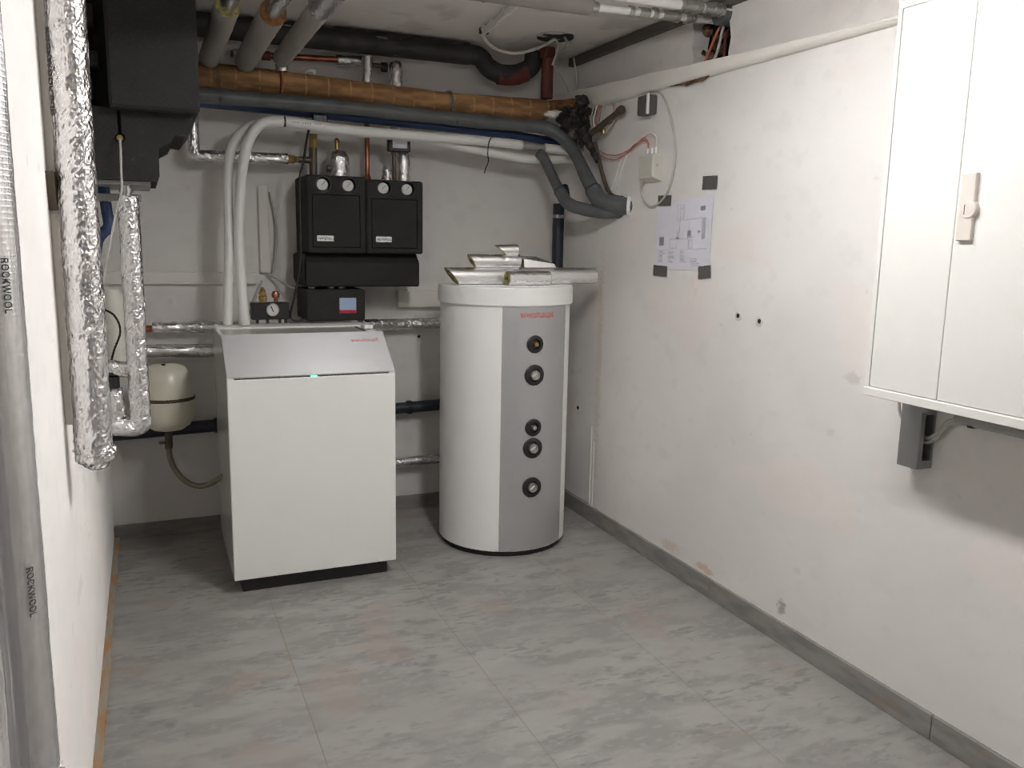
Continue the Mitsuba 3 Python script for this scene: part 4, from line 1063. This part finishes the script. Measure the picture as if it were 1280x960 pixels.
for k, dy in enumerate((0.0, 0.035)):
    single("white_rod", ("nearer" if k == 0 else "farther") + " of two thin white rods slanting behind the grey elbow", "rod",
           rod((XR - 0.006, 3.865 + dy, 2.060), (XR - 0.006, 4.03 + dy, 1.80), 0.0045, 8), M_WHITEPIPE)
t = thing("wire_bundle", "coiled bundle of thin wires hanging at the right wall corner", "wire")
for k, (dy, m) in enumerate(((0.0, M_CABLEGREY), (0.03, M_CABLERED), (0.055, M_CABLEWHITE), (0.075, M_CABLEGREY))):
    pts = [(2.285 - 0.006 * k, 4.10 + dy, 2.325), (2.275 - 0.004 * k, 4.11 + dy * 1.2, 2.24), (2.27, 4.09 + dy * 0.6, 2.185), (2.272, 4.05 + dy * 0.2, 2.17 + 0.004 * k), (2.28, 4.01 - dy * 0.3, 2.215), (2.288, 4.00 - dy * 0.3, 2.29), (2.29, 4.03, 2.325)]
    part(t, "wire", sweep(spline(pts), 0.004, n=8, ds=0.012), m, smooth=True)
part(t, "connector", lathe([(0, 2.165), (0.016, 2.165), (0.018, 2.18), (0.014, 2.195), (0, 2.197)], (2.268, 4.06, 0), n=16), M_BRASS, smooth=30, label="yellow connector")
single("white_seal", "white plaster ring where the grey elbow enters right wall", "seal", sweep([(XR - 0.003, 3.850, 1.785), (XR + 0.01, 3.84, 1.785)], 0.050, n=24, ds=9, rough=lambda q, s: 0.02 * (meshkit.noise(q * 40, 4) - 0.5)), M_WHITEPIPE, smooth=30)

# ---------------------------------------------------------------- drawing taped to the wall
t = thing("paper_plan", "white sheet with a printed schematic taped to the right wall", "paper")
PX = XR - 0.003


def sheet_pt(u, v):
    """u from the far edge (left in view) to the near one, v upwards."""
    y = 3.570 - 0.445 * u
    z = 1.478 + v * (0.305 + 0.035 * u) + 0.004 * u
    return y, z


n = 24
uu, vv = np.meshgrid(np.linspace(0, 1, n), np.linspace(0, 1, n))
y_, z_ = sheet_pt(uu.ravel(), vv.ravel())
buck = 0.004 * np.sin(uu.ravel() * pi) * np.sin(vv.ravel() * pi) + 0.003 * np.clip(uu.ravel() - 0.9, 0, 1) * 10 * np.sin(vv.ravel() * pi)
V0 = np.stack([PX - buck, y_, z_], 1)
V1 = V0 + [0.0006, 0, 0]
I = np.arange(n * n).reshape(n, n)
Fs = []
for i in range(n - 1):
    for j in range(n - 1):
        A, B, C, D = I[i, j], I[i, j + 1], I[i + 1, j + 1], I[i + 1, j]
        Fs += [(A, C, B), (A, D, C), (n * n + A, n * n + B, n * n + C), (n * n + A, n * n + C, n * n + D)]
ring = list(I[0, :]) + list(I[1:, -1]) + list(I[-1, -2::-1]) + list(I[-2:0:-1, 0])
for a, b in zip(ring, ring[1:] + ring[:1]):
    Fs += [(a, b, n * n + b), (a, n * n + b, n * n + a)]
sheet = trimesh.Trimesh(np.vstack([V0, V1]), np.array(Fs), process=False)
sheet.fix_normals()
part(t, "sheet", sheet, M_PAPER, smooth=30)


def on_sheet(u0, u1, v0, v1):
    """A printed mark: a thin patch that follows the sheet."""
    m = 5
    a, b = np.meshgrid(np.linspace(u0, u1, m), np.linspace(v0, v1, m))
    a, b = a.ravel(), b.ravel()
    y, z = sheet_pt(a, b)
    bk = 0.004 * np.sin(a * pi) * np.sin(b * pi) + 0.003 * np.clip(a - 0.9, 0, 1) * 10 * np.sin(b * pi)
    P = np.stack([PX - bk - 0.0004, y, z], 1)
    F = []
    for i in range(m - 1):
        for j in range(m - 1):
            A = i * m + j
            F += [(A, A + m + 1, A + 1), (A, A + m, A + m + 1)]
    return trimesh.Trimesh(P, np.array(F), process=False)


def frame_marks(u0, u1, v0, v1, w=0.005):
    return [on_sheet(u0, u1, v0, v0 + w), on_sheet(u0, u1, v1 - w, v1), on_sheet(u0, u0 + w * 0.7, v0, v1), on_sheet(u1 - w * 0.7, u1, v0, v1)]


rng = np.random.default_rng(12)
marks = frame_marks(0.40, 0.52, 0.72, 0.94) + [on_sheet(0.455, 0.46, 0.42, 0.94), on_sheet(0.41, 0.52, 0.86, 0.866), on_sheet(0.02, 0.95, 0.29, 0.294), on_sheet(0.4, 0.9, 0.70, 0.704),
                                               on_sheet(0.63, 0.634, 0.30, 0.70), on_sheet(0.3, 0.62, 0.44, 0.444), on_sheet(0.84, 0.90, 0.42, 0.70)]
marks += frame_marks(0.28, 0.42, 0.31, 0.46) + frame_marks(0.62, 0.70, 0.30, 0.42)
for u, v, w in ((0.07, 0.27, 0.13), (0.26, 0.26, 0.13), (0.48, 0.27, 0.12), (0.66, 0.16, 0.20)):
    for k in range(6):
        if v - 0.03 * k < 0.07:
            break
        marks.append(on_sheet(u, u + w * rng.uniform(0.5, 1.0), v - 0.03 * k - 0.012, v - 0.03 * k))
part(t, "schematic", cat(*marks), M_INK, smooth=False, stuff=True, label="pale grey printed schematic")
marks = [on_sheet(0.075, 0.165, 0.36, 0.49), on_sheet(0.80, 0.88, 0.80, 0.86), on_sheet(0.775, 0.82, 0.515, 0.53), on_sheet(0.79, 0.80, 0.50, 0.545), on_sheet(0.60, 0.66, 0.47, 0.55), on_sheet(0.40, 0.46, 0.44, 0.47),
         on_sheet(0.42, 0.43, 0.44, 0.56), on_sheet(0.60, 0.70, 0.455, 0.465)]
part(t, "schematic", cat(*marks), M_INKDARK, smooth=False, stuff=True, label="darker printed symbols")


def tape(yc, zc, w, h, a, label):
    m = bx(-0.0012, 0.0, -w / 2, w / 2, -h / 2, h / 2)
    m = m.subdivide().subdivide()
    m.vertices[:, 0] -= 0.0025 * (meshkit.noise(m.vertices * 60 + yc * 9, 3) - 0.3) * (m.vertices[:, 0] < -0.0006)
    m.apply_transform(trimesh.transformations.rotation_matrix(a, (1, 0, 0)))
    m.apply_translation((PX - 0.0012, yc, zc))
    single("tape_strip", label, "tape", m, M_TAPE, smooth=30)


tape(3.508, 1.802, 0.112, 0.050, 0.03, "dark tape strip on the upper left corner of the paper")
tape(3.157, 1.868, 0.105, 0.058, 0.03, "dark tape strip on the upper right corner of the paper")
tape(3.518, 1.468, 0.118, 0.050, 0.03, "dark tape strip on the lower left corner of the paper")
tape(3.160, 1.476, 0.092, 0.056, -0.12, "dark tape strip with curled edge on the lower right corner of the paper")

# drilled holes
for k, (y, z) in enumerate(((2.908, 1.300), (2.770, 1.290))):
    t = thing("wall_plug", ("left" if k == 0 else "right") + " of two drilled plug holes in the right wall", "wall plug")
    ring = sweep([(XR + 0.004, y, z), (XR - 0.003, y, z)], 0.019, n=20, ds=9, rough=lambda q, s: 0.012 * (meshkit.noise(q * 90, 4 + k) - 0.5))
    part(t, "chipped_rim", ring, M_BOXGREY, smooth=30)
    part(t, "hole", rod((XR + 0.002, y, z + 0.002), (XR - 0.0036, y, z + 0.002), 0.010, 12), M_CABLEBLACK, smooth=30, label="dark plug hole")
single("wall_plug", "tiny dark plug hole low on right wall beside the tank", "wall plug", rod((XR + 0.016, 4.353, 0.628), (XR + 0.010, 4.353, 0.628), 0.010, 12), M_CABLEBLACK)

# ---------------------------------------------------------------- electrical cabinet
t = thing("electrical_cabinet", "large white metal electrical cabinet on the right wall", "cabinet")
CX, CY0, CY1, CZ0, CZ1 = 2.05, 0.95, 1.947, 1.147, 2.62
fr = minus(bx(CX, XR, CY0, CY1, CZ0, CZ1, 0.002), bx(CX - 0.01, CX + 0.012, CY0 + 0.022, CY1 - 0.016, CZ0 + 0.026, 2.283))
part(t, "frame", fr, M_CABINET, smooth=False)
part(t, "top_panel", bx(CX - 0.004, CX + 0.002, CY0 + 0.01, CY1 - 0.010, 2.302, CZ1 - 0.01, 0.0015), M_CABINET, smooth=False)
for nm, a, b in (("door", CY0 + 0.0235, 1.6835), ("door", 1.6855, CY1 - 0.0185)):
    part(t, nm, bx(CX + 0.001, CX + 0.012, a, b, CZ0 + 0.0275, 2.2815, 0.0012), M_CABINET, smooth=False)
part(t, "rail", bx(CX - 0.004, CX + 0.003, CY0, CY1 + 0.002, CZ0 - 0.002, CZ0 + 0.024, 0.0015), M_CABINET, smooth=False)
part("electrical_cabinet__door", "handle", bx(CX - 0.012, CX + 0.002, 1.622, 1.668, 1.622, 1.802, 0.002), M_HANDLE, smooth=False, label="cream lever handle")
part("electrical_cabinet__door", "lock", lathe([(0, -0.0155), (0.022, -0.0155), (0.024, -0.013), (0.024, 0.0), (0, 0.0)][::-1], (CX, 1.636, 1.705), "x", 32), M_HANDLE, smooth=35, label="round lock")
part("electrical_cabinet__door", "key_slot", bx(CX - 0.0162, CX - 0.014, 1.6445, 1.6465, 1.692, 1.718), M_GAP, smooth=False, label="dark key slot")

# grey trunking stub below the cabinet
t = thing("trunking_stub", "grey trunking stub hanging below the cabinet on the right wall", "trunking")
body = minus(bx(2.243, XR, 1.888, 1.968, 0.897, CZ0, 0.002), bx(2.262, XR - 0.01, 1.87, 1.940, 0.925, 1.075))
part(t, "body", body, M_GALV, smooth=False)
part(t, "lip", bx(2.243, 2.285, 1.872, 1.892, 1.085, CZ0 - 0.002, 0.002), M_GALV, smooth=False)
for x, y, r in ((2.28, 1.915, 0.006), (2.268, 1.922, 0.005)):
    part(t, "inner_cable", rod((x, y, 0.925), (x, y, 1.09), r, 8), M_CABLEBLACK, smooth=30, label="dark cable in the trunking")
single("cable", "grey cable arc at far side of the trunking stub", "cable", sweep(spline([(2.26, 1.985, CZ0), (2.265, 2.0, 1.10), (2.275, 1.995, 1.05), (2.285, 1.967, 1.03)]), 0.005, n=10, ds=0.01), M_CABLEGREY, smooth=True)
for k, dz in enumerate((0.0, 0.014)):
    single("cable", ("lower" if k == 0 else "upper") + " grey cable curving from trunking stub up under the cabinet", "cable",
           sweep(spline([(2.282, 1.925, 0.985 + dz), (2.285, 1.895, 0.984 + dz), (2.288, 1.865, 1.003 + dz), (2.290, 1.835, 1.045 + dz), (2.290, 1.80, 1.068 + dz * 0.6), (2.290, 1.74, 1.075 + dz * 0.5)]), 0.0065, n=10, ds=0.01), M_CABLEGREY, smooth=True)
t = thing("conduit", "grey conduit pipe along right wall below the cabinet", "conduit")
part(t, "tube", rod((XR - 0.018, 1.80, 1.083), (XR - 0.018, 0.6, 1.083), 0.018, 20), M_GREYPIPE, smooth=30)
part(t, "clip", bx(XR - 0.03, XR, 1.735, 1.757, 1.062, 1.100, 0.003), M_CABLEBLACK, smooth=False, label="dark pipe clip")
single("wall_plug", "tiny dark plug hole in back wall between boiler and tank", "wall plug", rod((1.455, YB + 0.004, 1.035), (1.455, YB - 0.003, 1.035), 0.009, 12), M_CABLEBLACK)
t = thing("pipe_clip", "dark wedge shaped clip between longest foil pipe and left wall", "clip")
part(t, "wedge", extr([(2.47, 1.752), (2.525, 1.752), (2.515, 1.655), (2.498, 1.655)], 0.02, "yz", XL), M_BRONZE, smooth=False)
